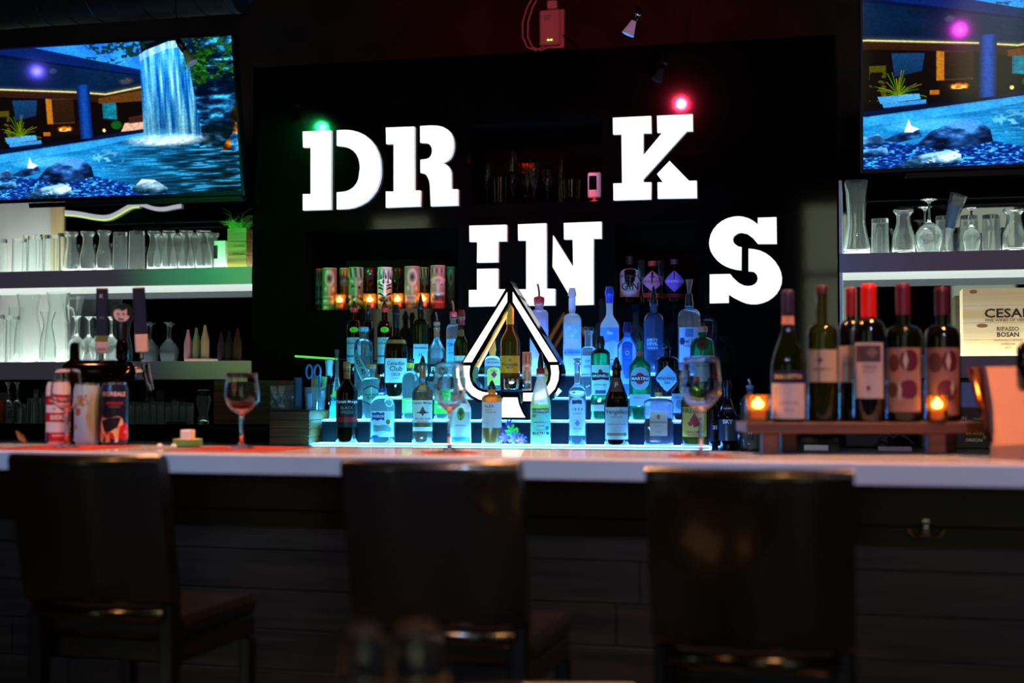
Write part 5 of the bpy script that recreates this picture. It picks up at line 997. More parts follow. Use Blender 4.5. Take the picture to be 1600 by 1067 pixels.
# on the riser under the left shelves
RZ = RISZ + .0006
def stack_bowls(x0, x1, y0, n, Y, label, cat, m):
    for k in range(n):
        loc, R_, H = dims(x0, x1, y0, Y, RZ); loc.z = RZ + k * .017
        o = MB().lathe([(0, 0), (R_ * .4, 0), (R_ * .95, .012), (R_, .016), (R_ * .95, .016), (R_ * .4, .004), (0, .004)], 24).build('saucer', m, loc=loc); tag(o, label % ORD[k], cat, 'stacked saucers at the left of the riser')
stack_bowls(-16, 20, 640, 8, 5.80, 'grey saucer, %s from the bottom of the stack at the left end of the riser', 'saucer', pm('saucer_grey', S(120, 124, 118), .3))
for k, (x0, x1, yt, Y) in enumerate(((4, 22, 597, 5.68), (18, 36, 597, 5.74))): place_glass('wine_inv', x0, x1, yt, Y, RZ, '%s upturned wine glass beside the stacked saucers' % ORD[k], 'upturned wine glasses by the saucers')
for k, (x0, x1, yt, Y) in enumerate(((26, 41, 631, 5.66), (42, 66, 622, 5.66), (52, 60, 608, 5.76), (64, 78, 612, 5.80))): place_glass('tumbler', x0, x1, yt, Y, RZ, '%s upturned glass between the saucers and the red striped can' % ORD[k], 'upturned glasses left of the cans')
loc, R_, H = dims(-10, 10, 627, 5.66, RZ); tag(MB().lathe(tumbler_prof(R_, H), 22).build('amber_tumbler', shell('amber_glass', (.8, .35, .1, 1), .16, (1, .4, .1, 1)), loc=loc), 'amber glass tumbler at the far left of the riser', 'glass')
for k in range(9):
    x0 = 199 + k * 11.6; place_glass('tumbler', x0, x0 + 11.2, 627 + (k % 3), 5.67 + .05 * (k % 2), RZ, '%s upturned shot glass from the cans in the row on the riser' % ORD[k], 'row of upturned glasses on the riser')
loc, R_, H = dims(306, 330, 618, 5.70, RZ); sh = root('shaker_jar', 'clear glass jar with a black lid beside the large wooden box', 'jar', loc)
P = [(R_ * .72, 0), (R_ * .8, .02), (R_ * .55, .04), (R_ * .75, H * .5), (R_, H * .85), (R_ * .8, H)]
MB().lathe([(0, 0)] + P + [(r - .003, z + (.012 if z < .005 else 0)) for r, z in P[::-1]] + [(0, .02)], 22).build('glass_body', CLG, sh); MB().lathe([(0, H), (R_ * .82, H), (R_ * .82, H + .022), (R_ * .6, H + .026), (0, H + .026)], 20).build('lid', M_dark, sh)
o = MB().box(-.04, .04, 0, .05, 0, .012, .003).build('coaster_stack', M_dark, loc=atY(272, 655, 5.64)); o.location.z = RZ; tag(o, 'small black coaster stack before the row of upturned glasses', 'coaster')
# wooden boxes
M_box = wood('box_wood', S(78, 44, 15), S(112, 70, 28), .55, 'X', 4)
def crate(name, x0, x1, yt, Y, Z, D_, label, n=4, m=None, joints=True):
    c0 = atY(x0, 600, Y); c1 = atY(x1, 600, Y); H = atY((x0 + x1) / 2, yt, Y).z - Z; W_ = c1.x - c0.x; m = m or M_box
    r = root(name, label, 'box', (c0.x, Y, Z))
    for k in range(n):
        z0, z1 = H * k / n + .0006, H * (k + 1) / n - .0006
        MB().box(0, W_, 0, .012, z0, z1, .0012).build('plank', m, r); MB().box(0, W_, D_ - .012, D_, z0, z1, .0012).build('plank', m, r)
        for xx in (0, W_ - .012): MB().box(xx + .0005, xx + .0115, .0125, D_ - .0125, z0, z1, .0012).build('end_plank', m, r)
    MB().box(.013, W_ - .013, .013, D_ - .013, 0, .01).build('bottom', m, r, smooth=0)
    if joints:
        for k in range(2 * n):
            z = H * (k + .3) / (2 * n); MB().box(W_ - .0015, W_ + .0008, -.0008, .010, z, z + H * .25 / n).build('joint', paint((24, 16, 8)), r, smooth=0); MB().box(-.0008, .003, -.0008, .004, z, z + H * .25 / n).build('joint', paint((24, 16, 8)), r, smooth=0)
    return r, W_, H
big, bw, bh = crate('wooden_box', 334, 432, 594, 5.665, RZ, .22, 'large dark wooden box on the riser behind the second wine glass', 4, wood('old_wood', S(66, 44, 20), S(98, 66, 32), .6, 'X', 4), False)
sm, sw, shh = crate('wooden_box', 421.5, 483, 643, 5.22, WZ, .24, 'small finger jointed wooden box on the worktop left of the steps', 4)
for k in range(5):
    x = .03 + .05 * k; P_ = big.location; l2 = (P_.x + bw * .6 + k * .026, P_.y + .03, P_.z + bh - .03)
    tag(MB().lathe([(0, 0), (.011, 0), (.012, .03), (.011, .05), (0, .052)], 12).build('glass_jar', CLG, loc=(l2[0], l2[1] + .03, l2[2] - bh + .045)), '%s little glass jar standing inside the large wooden box' % ORD[k], 'jar', 'little jars in the large wooden box')
BZ = WZ + shh + .0008
lidp = tag(MB().box(-.004, sw + .004, -.002, .242, 0, .005, .001).build('tray', M_dark, loc=(sm.location.x, sm.location.y, WZ + shh + .0004)), 'thin black tray lying on top of the small finger jointed box', 'tray'); BZ += .0052
loc, R_, H = dims(427, 457, 602, 5.30, BZ); jr = root('square_jar', 'square clear jar of corks and foil on the small wooden box', 'jar', loc)
MB().box(-R_, R_, -R_, R_, 0, H, .004).build('glass_body', shell('clear_glass', (.93, .97, 1, 1), .13), jr)
for k in range(7): MB().lathe([(0, 0), (.009, .002), (.010, .018), (.006, .026), (0, .026)], 10).xf((random.uniform(-.6, .6) * R_, random.uniform(-.6, .6) * R_, .008 + .016 * (k // 2)), (random.uniform(-1.3, 1.3), random.uniform(-1, 1), 0)).build('cork', paint(((150, 116, 70), (190, 190, 190), (120, 120, 130))[k % 3]), jr)
loc, R_, H = dims(459, 473, 590, 5.31, BZ); tag(MB().lathe(tumbler_prof(R_, H), 20).build('tall_glass', shell('blue_clear', (.6, .85, 1, 1), .2, (.3, .7, 1, 1)), loc=loc), 'tall bluish glass between the square jar and the tool tub', 'glass')
loc, R_, H = dims(477, 508, 605, 5.30, BZ); tb = root('tool_tub', 'clear plastic tub holding scissors and tools on the small wooden box', 'tub', loc)
MB().lathe([(0, 0), (R_ * .85, 0), (R_, H), (R_ * .96, H), (R_ * .82, .004), (0, .004)], 4 * 6, 4).build('body', shell('clear_plastic', (.85, .95, 1, 1), .22, (.8, .95, 1, 1)), tb)
sc2 = root('scissors', 'blue handled scissors standing in the clear tool tub', 'scissors', (loc.x - .006, loc.y, loc.z + .02))
M_bh = pm('blue_handle', S(70, 150, 220), .35)
for s_, cx_ in ((-1, -.016), (1, .012)):
    MB().tube([(cx_ + .013 * math.cos(a) + s_ * .002, s_ * .003, H + .042 + .026 * math.sin(a)) for a in [i * math.pi / 8 for i in range(17)]], .0042, 8).build('handle', M_bh, sc2)
    MB().box(cx_ * .3 - .004, cx_ * .3 + .004, s_ * .003 - .001, s_ * .003 + .001, 0, H + .02).build('blade', M_steel, sc2, smooth=0)
for k, (dx, c, hh) in enumerate(((.018, (30, 90, 170), .125), (.024, (170, 40, 40), .10), (-.018, (40, 60, 150), .13))):
    tag(MB().tube([(0, 0, 0), (.002, .002, hh)], .004, 8).build('marker_pen', paint(c), loc=(loc.x + dx, loc.y + .008 * (k - 1), loc.z + .008)), '%s pen standing in the clear tool tub beside the scissors' % ('blue', 'red', 'navy')[k], 'pen')
rc = tag(MB().box(-.008, .008, 0, .003, 0, H * .72, .001).build('card', paint((110, 160, 200)), loc=(loc.x - .006, loc.y - R_ - .006, loc.z)), 'small perforated blue card leaning against the clear tool tub', 'card')
pc = tag(MB().box(-.03, .03, 0, .002, 0, .105).xf((0, 0, 0), (0, .12, 0)).build('paper', paint((120, 214, 140)), loc=(loc.x - .012, loc.y + .05, loc.z + .03)), 'pale green paper sheet standing behind the scissors', 'paper')
# glowing plate rim behind the tub
a_ = atY(461, 556.5, 5.60); b_ = atY(527, 561, 5.60); bar = MB().tube([(0, 0, 0), b_ - a_], .0045, 8).build('light_rod', emis('green_rod', (.12, 1, .10, 1), .75), loc=a_); tag(bar, 'thin green glowing rod lying level behind the scissors', 'light')
MB().tube([(b_ - a_) * .96, Vector(((b_ - a_).x * .96, .0, WZ - a_.z + .01))], .003, 6).build('post', M_dark, bar)
MB().tube([(b_ - a_) * .96 + Vector((0, 0, 0)), (b_ - a_) + Vector((.03, .30, 0))], .003, 6).build('bracket', M_dark, bar)
# ------------------------------------------------------------------ dark glassware in the middle niche
for kind, x0, x1, yt, Y, lb in (('wine', 751, 772, 257, 6.02, 'wide mouthed goblet at the left of the dark middle niche'), ('tumbler_up', 769, 796, 278, 5.97, 'stemless tumbler low at the left of the dark middle niche'),
        ('flute', 790, 812, 238, 6.03, 'tall pilsner glass at the left of the dark middle niche'), ('balloon', 806, 841, 262, 6.125, 'round balloon glass holding dried flowers in the middle niche'),
        ('flute', 825, 844, 252, 5.97, 'tulip flute glass in front of the dried flowers'), ('wine', 845, 866, 266, 6.00, 'slim wine glass in the middle of the dark middle niche'),
        ('tumbler_up', 866, 889, 240, 6.08, 'tall highball glass standing behind the cut rocks glass'), ('tumbler_up', 878, 909, 282, 5.985, 'low cut rocks glass beside the pink lit camera')):
    place_glass(kind, x0, x1, yt, Y, NZ2, lb, m=NCG)
loc, R_, H = dims(812, 836, 262, 6.125, NZ2); fl_ = root('dried_flowers', 'loose dried flower bunch in the round balloon glass', 'flowers', loc)
for k in range(14):
    a = random.uniform(0, 6.28); rr = random.uniform(.0, .035); top = Vector((math.cos(a) * rr, math.sin(a) * rr * .6, H * random.uniform(.85, 1.12)))
    MB().tube([(0, 0, H * .36), tuple(top * .6 + Vector((0, 0, H * .3))), tuple(top)], .0009, 5).build('stem', paint((60, 80, 30)), fl_)
    MB().lathe([(0, -.006), (.008, -.002), (.010, .003), (.005, .008), (0, .009)], 8).xf(tuple(top)).build('bloom', paint(((170, 110, 40), (150, 50, 30), (120, 120, 50))[k % 3]), fl_)
loc, R_, H = dims(917.5, 938.5, 269, 5.975, NZ2); cmr = root('camera_device', 'small white upright device with a black screen in the middle niche', 'device', loc, .0)
MB().box(-R_, R_, 0, .03, H * .16, H, .007).build('body', pm('device_white', S(222, 218, 220), .3), cmr); MB().box(-R_ * .72, R_ * .40, -.0012, 0, H * .42, H * .88, .0005).build('screen', M_gloss, cmr)
MB().lathe([(0, 0), (R_ * .98, 0), (R_ * .96, .006), (R_ * .3, .012), (R_ * .22, H * .17), (0, H * .17)], 20).xf((0, .015, 0)).build('stand', _mats['device_white'], cmr)
for k, (x0, x1) in enumerate(((996, 1008), (1027.5, 1038.5))):
    loc, R_, H = dims(x0, x1, 407, 5.975, NZ3); P = [(0, 0), (R_ * .8, 0), (R_ * .85, .01), (R_ * .3, H * .40), (R_ * .3, H * .50), (R_ * .85, H * .62), (R_, H), (R_ - .0018, H), (R_ * .7, H * .64), (0, H * .56)]
    glassware('measure_glass', 'stemmed little glass %s the pink diamond label gin' % ('left of', 'right of')[k], 'glass', P, loc)
# ------------------------------------------------------------------ right shelf glass
loc, R_, H = dims(1316, 1359, 283, 5.995, GS); P = [(R_ * .92, 0), (R_, .008), (R_ * .96, H * .12), (R_ * .80, H * .26), (R_ * .64, H * .42), (R_ * .66, H * .62), (R_ * .74, H * .84), (R_ * .80, H * .92), (R_ * .86, H)]
glassware('decanter', 'tall waisted glass decanter at the left of the right upper shelf', 'carafe', [(0, 0)] + P + [(r - .0035, z + (.012 if z < .01 else 0)) for r, z in P[::-1]] + [(0, .016)], loc)
for kind, x0, x1, yt, Y, lb in (('tumbler', 1361, 1389, 342, 6.0, 'upturned tumbler just right of the tall waisted decanter'), ('carafe', 1394, 1429, 327, 6.0, 'clear carafe left of the upturned balloon glass, right upper shelf'),
        ('wine_inv', 1430, 1473, 312, 5.99, 'large upturned wine glass before the mirror on the right upper shelf'), ('wine_inv', 1428, 1462, 324, 6.12, 'second upturned wine glass standing behind the large one, right upper shelf'),
        ('tumbler', 1461, 1489, 338, 6.08, 'upturned tumbler behind the tilted horn glass'), ('tumbler', 1499, 1528, 337, 6.08, 'upturned tumbler behind the small upturned wine glass, right upper shelf'), ('wine_inv', 1503, 1532, 325, 5.99, 'small upturned wine glass with a broad foot right of the horn glass'),
        ('tumbler', 1534, 1563, 336, 6.0, 'upturned tumbler left of the last carafe on the right upper shelf'), ('carafe', 1566, 1602, 326, 6.0, 'clear carafe cut by the right picture edge on the upper shelf')):
    place_glass(kind, x0, x1, yt, Y, GS, lb)
hb = atY(1478, 391, 5.97); ht = atY(1493, 302, 5.97); hn = root('horn_glass', 'bent horn shaped glass leaning on the right upper shelf', 'glass', (hb.x, 5.97, GS))
hv = ht - hb; n = 10; outer = [(hv.x * (t ** 1.6) * 1.3 + .002, 0, .004 + (hv.z - .004) * t) for t in [i / n for i in range(n + 1)]]
MB().tube(outer, [.004 + .032 * (i / n) ** .8 for i in range(n + 1)], 20, False).build('glass_body', shell('clear_glass', (.93, .97, 1, 1), .13), hn); MB().tube(outer[4:9], [(.004 + .032 * (i / n) ** .8) * .9 for i in range(4, 9)], 18).build('liquid', shell('blue_drink', (.4, .55, .75, 1), .35, (.3, .45, .65, 1)), hn)
MB().lathe([(0, 0), (.022, 0), (.022, .002), (.005, .006), (0, .006)], 18).build('foot', shell('clear_glass', (.93, .97, 1, 1), .13), hn)
# wine crate
Zc = SZ2 + .0046; ca0 = atY(1505, 556, 6.05); cH = atY(1550, 450, 6.05).z - Zc; cw = .36
wc = root('wine_crate', 'pale pine wine crate with printed lettering on the right lower shelf', 'crate', (ca0.x, 6.05, Zc))
M_pine = wood('pine', S(232, 200, 142), S(248, 226, 180), .5, 'X', 3)
for k in range(4): MB().box(0, cw, 0, .012, cH * k / 4 + .0004, cH * (k + 1) / 4 - .0004, .001).build('plank', M_pine, wc)
MB().box(0, cw, .0125, .16, 0, cH, .002).build('box_body', M_pine, wc)
ku = cw / (atY(1600, 500, 6.05).x - ca0.x); px2m = (atY(1600, 500, 6.05).x - ca0.x) / 95
def wt_(t, x, y, wpx, c=(50, 32, 18), b_=.01, mh=None): text_part(t, lambda a, z: (a, -.0008, z), wpx * px2m, (x - 1505) * px2m, (556 - y) * px2m * 1.0, paint(c), wc, bold=b_, maxh=mh)
wt_('CESARI', 1578, 485.5, 78, b_=.02, mh=15 * px2m); wt_('FINE WINES OF VERONA', 1578, 497, 76, (120, 90, 50)); wt_('RIPASSO', 1575, 511.5, 34, (90, 66, 40)); wt_('BOSAN', 1575, 520.5, 34, (60, 42, 26), .025); wt_('VALPOLICELLA RIPASSO', 1575, 530, 44, (150, 120, 76)); wt_('SUPERIORE', 1575, 536, 22, (150, 120, 76)); wt_('2015', 1575, 542, 10, (150, 120, 76))
for x, z, w_ in ((.042, cH - .014, .016), (.075, cH * .45, .022)): patch(lambda a, b: (x + a, -.0005, z + b), 'circle', w_, -.008, .008, paint((150, 104, 56)), wc, name='knot')
# below the right shelves: carton, card reader, papers, cables
c = atY(1440, 700, 5.55); c1 = atY(1548, 700, 5.55); ch = atY(1480, 637, 5.55).z - WZ; cbx = root('printed_carton', 'dark carton with yellow lettering behind the right end of the wine board', 'carton', (c.x, 5.55, WZ))
MB().box(0, c1.x - c.x, 0, .2, 0, ch, .002).build('body', paint((62, 48, 26)), cbx)
for t, x, z, w_, cc in (('ORISON', .76, .20, .24, (250, 236, 170)), ('IN', .62, .74, .07, (230, 170, 180)), ('vinoria', .82, .73, .13, (190, 200, 60)), ('the winery', .78, .36, .28, (230, 200, 40)), ('IN', .93, .27, .06, (240, 210, 40)), ('2', .30, .33, .05, (120, 120, 140))):
    text_part(t, lambda a, b: (a, -.0008, b), (c1.x - c.x) * w_, (c1.x - c.x) * x, ch * z, paint(cc), cbx, bold=.02)
c = atY(1321, 700, 5.5); tp = root('till_printer', 'black receipt printer behind the legs of the wine board', 'printer', (c.x, 5.5, WZ)); MB().box(0, .16, 0, .14, 0, .075, .006).build('body', M_dark, tp); MB().box(.01, .15, -.001, 0, .048, .054).build('slot', M_gloss, tp, smooth=0)
c = atY(1256, 700, 5.2); tag(MB().box(0, .085, 0, .06, 0, .018, .002).build('paper_pad', paint((190, 180, 170)), loc=(c.x, 5.2, WZ)), 'small white paper pad under the wine board', 'paper')
c = atY(1372, 700, 5.2); tag(MB().box(0, .115, 0, .06, 0, .014, .002).build('paper_pad', paint((150, 146, 150)), loc=(c.x, 5.2, WZ)), 'long grey paper pad under the wine board near the black printer', 'paper')
P = [atY(a, b, 5.42) for a, b in ((1372, 698), (1374, 684), (1384, 678), (1396, 684), (1404, 679), (1416, 684), (1428, 694))]; tag(MB().tube([q - P[0] for q in P], .005, 6).build('cable', M_dark, loc=P[0]), 'black cable arching over the grey paper pad', 'cable')
c = atY(1196, 625, 5.5); cr_ = root('till_screen', 'small blue till screen between the left candle and the first wine bottle', 'screen', (c.x - .02, 5.5, WZ)); MB().box(-.02, .09, .004, .03, .06, .2, .004).build('body', M_dark, cr_); MB().box(.018, .05, .001, .0039, .155, .182).build('display', emis('till_blue', (.25, .42, 1, 1), .55), cr_, smooth=0); MB().box(.02, .05, .0, .06, 0, .0595, .004).build('stand', M_dark, cr_)
c = atY(1438, 620, 5.82); sc3 = root('order_screen', 'dim blue order screen under the right shelves behind the last wine bottle', 'screen', (c.x, 5.82, WZ)); MB().box(0, .26, 0, .03, .1, .255, .004).build('body', M_dark, sc3); MB().box(.01, .25, -.002, -.0003, .15, .245).build('display', emis('order_blue', (.10, .12, .38, 1), .22), sc3, smooth=0); MB().box(.1, .16, 0, .05, 0, .0995, .003).build('stand', M_dark, sc3)
# ------------------------------------------------------------------ things on the bar top
CZt = CZ + .0006
def on_bar(px, z, py=None):
    """a spot on the bar top seen at pixel column px, z metres along the view"""
    p = atD(px, 611, z); return Vector((p.x, p.y, CZt))
def bdims(x0, x1, yt, z):
    loc = on_bar((x0 + x1) / 2, z); s_ = z / FPX; return loc, (x1 - x0) * s_ / 2, atD((x0 + x1) / 2, yt, z).z - CZt
# four wine glasses on red napkins
M_nap = pm('red_napkin', S(168, 46, 20), .7)
def bar_glass(x0, x1, yt, z, lab_g, lab_n, nw=.115, turn=.3):
    loc, R_, H = bdims(x0, x1, yt, z)
    tag(MB().box(-nw / 2, nw / 2, -nw / 2, nw / 2, 0, .0018).build('napkin', M_nap, loc=loc, rz=turn), lab_n, 'napkin', 'red napkins on the bar')
    loc = loc + Vector((0, 0, .0024))
    g = root('wine_glass', lab_g, 'glass', loc, facing(loc), 'wine glasses along the bar')
    MB().lathe(stem_prof(R_, R_ * .86, H - .0024, H * .44, R_ * .80, .42, .0046, .0014, .004), 40).build('glass_body', FGG, g, smooth=50)
    return g
bar_glass(80, 129, 577, 4.02, 'wine glass before the red striped can at the left of the bar', 'red napkin under the wine glass before the cans', .30, CYAW)
bar_glass(350, 405.5, 583, 3.92, 'wine glass standing alone on the bar before the large wooden box', 'red napkin under the wine glass beside the melon candle dish', .30, CYAW)
bar_glass(677, 728, 566, 3.70, 'wine glass on the bar left of the orange aperitif bottle', 'red napkin under the wine glass left of the spade light', .13, .5)
bar_glass(1063, 1127, 559, 3.48, 'wine glass on the bar before the green gin bottle', 'red napkin under the wine glass nearest the wine board', .13, .4)
# melon candle dish
loc, R_, H = bdims(266, 312, 686, 4.05); md = root('candle_dish', 'cut green melon rind dish with a pale square candle on the bar', 'dish', loc + Vector((0, .02, .0)))
v = [(R_ * .8, 0), (R_, H * .4), (R_ * .98, H), (R_ * .7, H * 1.05), (R_ * .5, H * .8), (0, H * .8)]
MB().lathe([(0, 0)] + v[:3], 20).build('rind', pm('rind', S(90, 140, 66), .5), md); MB().lathe(v[2:], 20).build('flesh', pm('flesh', S(226, 190, 90), .5), md)
MB().box(-.016, .016, -.016, .016, H * .8, H + .026, .003).build('candle', pm('pale_wax', S(235, 215, 214), .5), md)
for k, dx in enumerate((-.03, .012)): tag(MB().lathe([(0, 0), (.007, .002), (.009, .007), (.006, .012), (0, .014)], 12).build('sugar_lump', pm('sugar', S(220, 205, 205), .4), loc=loc + Vector((dx, -.09, .0))), '%s little pale lump lying before the melon candle dish' % ('left', 'right')[k], 'sweet')
f0 = on_bar(37, 4.05); fk = tag(MB().box(-.016, .016, -.002, .002, 0, .03, .001).box(-.016, -.010, -.0015, .0015, .03, .045).box(-.005, .0, -.0015, .0015, .03, .047).box(.006, .011, -.0015, .0015, .03, .045).xf((0, 0, 0), (.9, .5, 0)).build('garnish_fork', pm('brass', S(150, 104, 40), .3, .8), loc=f0 + Vector((0, 0, .016))), 'small brass garnish fork lying at the left end of the bar', 'fork')
# beer cans
M_alu = pm('aluminium', S(190, 190, 195), .25, 1)
def can(x0, x1, yt, z, label, base):
    loc, R_, H = bdims(x0, x1, yt, z); r = root('beer_can', label, 'can', loc, facing(loc))
    MB().lathe([(0, .003), (R_ * .72, .003), (R_ * .78, 0), (R_ * .97, .012), (R_, .018), (R_, H * .90), (R_ * .86, H * .975), (R_ * .86, H), (R_ * .80, H), (R_ * .78, H - .006), (0, H - .006)], 32).build('body', base, r)
    MB().lathe([(R_ * .87, H * .972), (R_ * .875, H), (R_ * .84, H + .001), (R_ * .84, H * .972)], 28, closed=True).build('rim', M_alu, r)
    MB().box(-.008, .008, -.02, .002, H - .0055, H - .004).build('pull_tab', M_alu, r, smooth=0)
    fm = lambda x, zz: ((R_ + .0007) * math.sin(x / R_), -(R_ + .0007) * math.cos(x / R_), zz)
    fm2 = lambda x, zz: ((R_ + .0014) * math.sin(x / R_), -(R_ + .0014) * math.cos(x / R_), zz)
    return r, R_, H, fm, fm2
c_red, c_w, c_nv = (190, 26, 36), (226, 206, 206), (16, 26, 66)
r, R_, H, fm, fm2 = can(73, 110, 594, 4.22, 'pink white beer can with red stripes behind the first wine glass', pm('can_pale', S(*c_w), .35))
for z0, z1 in ((.62, .76), (.36, .50), (.06, .20)): o = patch(fm, 'rect', R_ * 1.7, H * z0, H * z1, paint(c_red, .35), r, name='printed_band')
for t, z, w_ in (('LES TROIS', .69, 1.5), ('BIERS', .43, 1.3), ('BLONDE', .15, .9)): text_part(t, fm2, R_ * w_, 0, H * z, paint(c_w), r, bold=.03, maxh=H * .10)
text_part('ET', fm2, R_ * .3, -.3 * R_, H * .56, paint(c_red), r, bold=.03); patch(fm2, 'rect', R_ * .2, H * .04, H * .2, paint((30, 34, 80)), r, name='printed_badge', cx=-R_ * 1.0)
r, R_, H, fm, fm2 = can(117, 157, 599, 4.2, 'pale blue grey beer can with an autumn maple leaf', pm('can_blue', S(150, 172, 186), .4))
lf = [(0, -.06), (.02, -.2), (.28, -.12), (.2, .02), (.42, .10), (.34, .2), (.40, .34), (.24, .30), (.18, .40), (.08, .30), (.10, .56), (0, .70), (-.10, .56), (-.08, .30), (-.18, .40), (-.24, .30), (-.40, .34), (-.34, .2), (-.42, .10), (-.2, .02), (-.28, -.12), (-.02, -.2)]
def leaf(cx, cz, k, c, a):
    ca_, sa = math.cos(a), math.sin(a); pts_ = [(cx + k * (x * ca_ - z * sa), cz + k * (x * sa + z * ca_)) for x, z in lf]
    v = [fm(*q) for q in pts_]; cc = fm(cx, cz + k * .15 * ca_); MB().add(v + [cc], [(i, (i + 1) % len(v), len(v)) for i in range(len(v))]).build('printed_leaf', paint(c), r, smooth=0)
leaf(-R_ * .45, H * .68, R_ * 1.2, (170, 120, 40), -.5); leaf(-R_ * .75, H * .52, R_ * .9, (160, 84, 40), .6); leaf(-R_ * 1.0, H * .30, R_ * .7, (150, 120, 60), 1.4); text_part('IPA', fm2, R_ * .5, R_ * .1, H * .5, paint((190, 160, 150)), r)
r, R_, H, fm, fm2 = can(157.5, 200, 598, 4.2, 'navy blue and red beer can with a white bear, right one of the three', pm('can_navy', S(*c_nv), .3))
patch(fm, 'rect', R_ * 3.1, .02, H * .22, paint((196, 24, 34), .35), r, name='printed_band', n=28)
text_part('BOREALE', fm2, R_ * 1.72, 0, H * .82, paint(c_w), r, bold=.03, maxh=H * .09); text_part('AMERICAN', fm2, R_ * 1.25, 0, H * .675, paint((190, 40, 70)), r, bold=.03, maxh=H * .05); text_part('PALE ALE', fm2, R_ * .8, 0, H * .62, paint((120, 130, 170)), r, maxh=H * .03)
bear = [(-1.15, .06), (-1.15, .38), (-1.0, .46), (-.6, .43), (-.1, .45), (.3, .47), (.58, .44), (.70, .38), (.66, .33), (.44, .31), (.34, .24), (.30, .06), (.06, .05), (.06, .12), (-.10, .22), (-.34, .20), (-.30, .06), (-.66, .05), (-.60, .14), (-.80, .20), (-.92, .05)]
pts_ = [fm2(x * R_ * .95, z * H) for x, z in bear]; MB().add(pts_, [tuple(range(len(pts_)))]).build('printed_bear', paint(c_w, .35), r, smooth=0)
patch(fm, 'circle', R_ * .62, H * .09, H * .36, paint((196, 24, 34), .35), r, name='printed_disc', cx=R_ * .80); text_part('5%', fm2, R_ * .3, R_ * .85, H * .22, paint(c_w), r)
# beer tap tower
z = 4.33; tl = on_bar(155, z); s_ = z / FPX; tp = root('beer_tap', 'black and copper beer tap tower with three tall tap handles behind the cans', 'beer tap', (tl.x, tl.y, CZt - .0), facing(tl)); k = s_
M_towr = pm('black_chrome', S(26, 22, 24), .08, .9)
def tz(y): return atD(155, y, z).z - CZt
yc = tz(581); hw = 57 * k; rr = 18.5 * k
MB().lathe([(0, -hw), (rr * .6, -hw + rr * .12), (rr * .92, -hw + rr * .5), (rr, -hw + rr), (rr, hw - rr), (rr * .92, hw - rr * .5), (rr * .6, hw - rr * .12), (0, hw)], 32).xf((0, 0, yc), (0, rad(90), 0)).build('barrel', M_towr, tp)
MB().lathe([(rr * 2.2, 0), (rr * 2.2, .012), (rr * 1.0, .03), (rr * .8, .06), (rr * .75, yc - rr * .8)], 28).build('column', M_towr, tp)
def handle(x, ytop, ybot, wpx, c, c2, y2, lean=0.0):
    xx = (x - 155) * k; z0 = tz(ybot); z1 = tz(ytop); w_ = wpx * k / 2
    hnd = MB().box(-w_, w_, -w_ * .7, w_ * .7, 0, z1 - z0, .003).xf((xx, -rr * .3, z0), (0, lean, 0)).build('tap_handle', paint(c, .3), tp)
    MB().box(-w_ * 1.02, w_ * 1.02, -w_ * .73, w_ * .73, 0, tz(y2) - z0, .003).xf((xx, -rr * .3, z0), (0, lean, 0)).build('handle_band', paint(c2, .4), hnd)
    MB().lathe([(.006, -.03), (.008, -.02), (.006, 0)], 12).xf((xx, -rr * .3, z0)).build('ferrule', M_chrome, hnd)
    return hnd, xx, z0, z1, w_
h1 = handle(158, 450, 552, 18, (22, 22, 62), (190, 170, 172), 533); MB().box(-h1[4] * 1.03, h1[4] * 1.03, -h1[4] * .74, -h1[4] * .70, 0, .016).xf((h1[1], -rr * .3, tz(533)), ).build('green_band', paint((96, 110, 30)), h1[0], smooth=0)
fmh = lambda hx: (lambda a, b: (hx[1] + a, -rr * .3 - hx[4] * .76, b))
text_part('K', fmh(h1), .010, -.002, tz(463), paint((190, 180, 190)), h1[0], bold=.03); text_part('IPA', fmh(h1), .014, 0, tz(497), paint((100, 120, 40)), h1[0]); text_part('BEER', fmh(h1), .026, 0, tz(546), paint((80, 70, 80)), h1[0])
h2 = handle(219, 448, 550, 19, (26, 22, 66), (206, 180, 176), 521, -.06)
bx_ = (189 - 155) * k; b0 = MB().lathe([(0, -.008), (17 * k, -.008), (17.5 * k, 0), (17 * k, .008), (0, .008)], 28).xf((bx_, -rr * .3, tz(491)), (rad(90), 0, 0)).build('tap_badge', paint((20, 16, 20), .3), tp)
MB().lathe([(0, 0), (12.5 * k, 0), (12.5 * k, .001), (0, .001)], 26).xf((bx_ - 1.2 * k, -rr * .3 - .0085, tz(490)), (rad(90), 0, 0)).build('badge_face', paint((214, 190, 196)), b0, smooth=0)
MB().add([(bx_ - 14 * k, -rr * .3 - .0105, tz(484)), (bx_ - 6 * k, -rr * .3 - .0105, tz(482)), (bx_, -rr * .3 - .0105, tz(485)), (bx_ + 7 * k, -rr * .3 - .0105, tz(481)), (bx_ + 6 * k, -rr * .3 - .0105, tz(492)), (bx_ + 13 * k, -rr * .3 - .0105, tz(494)), (bx_ + 13 * k, -rr * .3 - .0105, tz(478)), (bx_ + 5 * k, -rr * .3 - .0105, tz(474)), (bx_ - 7 * k, -rr * .3 - .0105, tz(475))], [(0, 1, 2, 3, 6, 7, 8), (3, 4, 5, 6)]).build('badge_print', paint((20, 16, 20)), b0, smooth=0)
for dx, dy, w_ in ((-6, 490, 5), (2, 490, 5), (-2, 498, 9)): MB().box(-w_ * k / 2, w_ * k / 2, -.001, 0, -.0016, .0016).xf((bx_ + (dx + 1) * k - .003, -rr * .3 - .0102, tz(dy)), (0, .15, 0)).build('badge_print', paint((40, 30, 36)), b0, smooth=0)
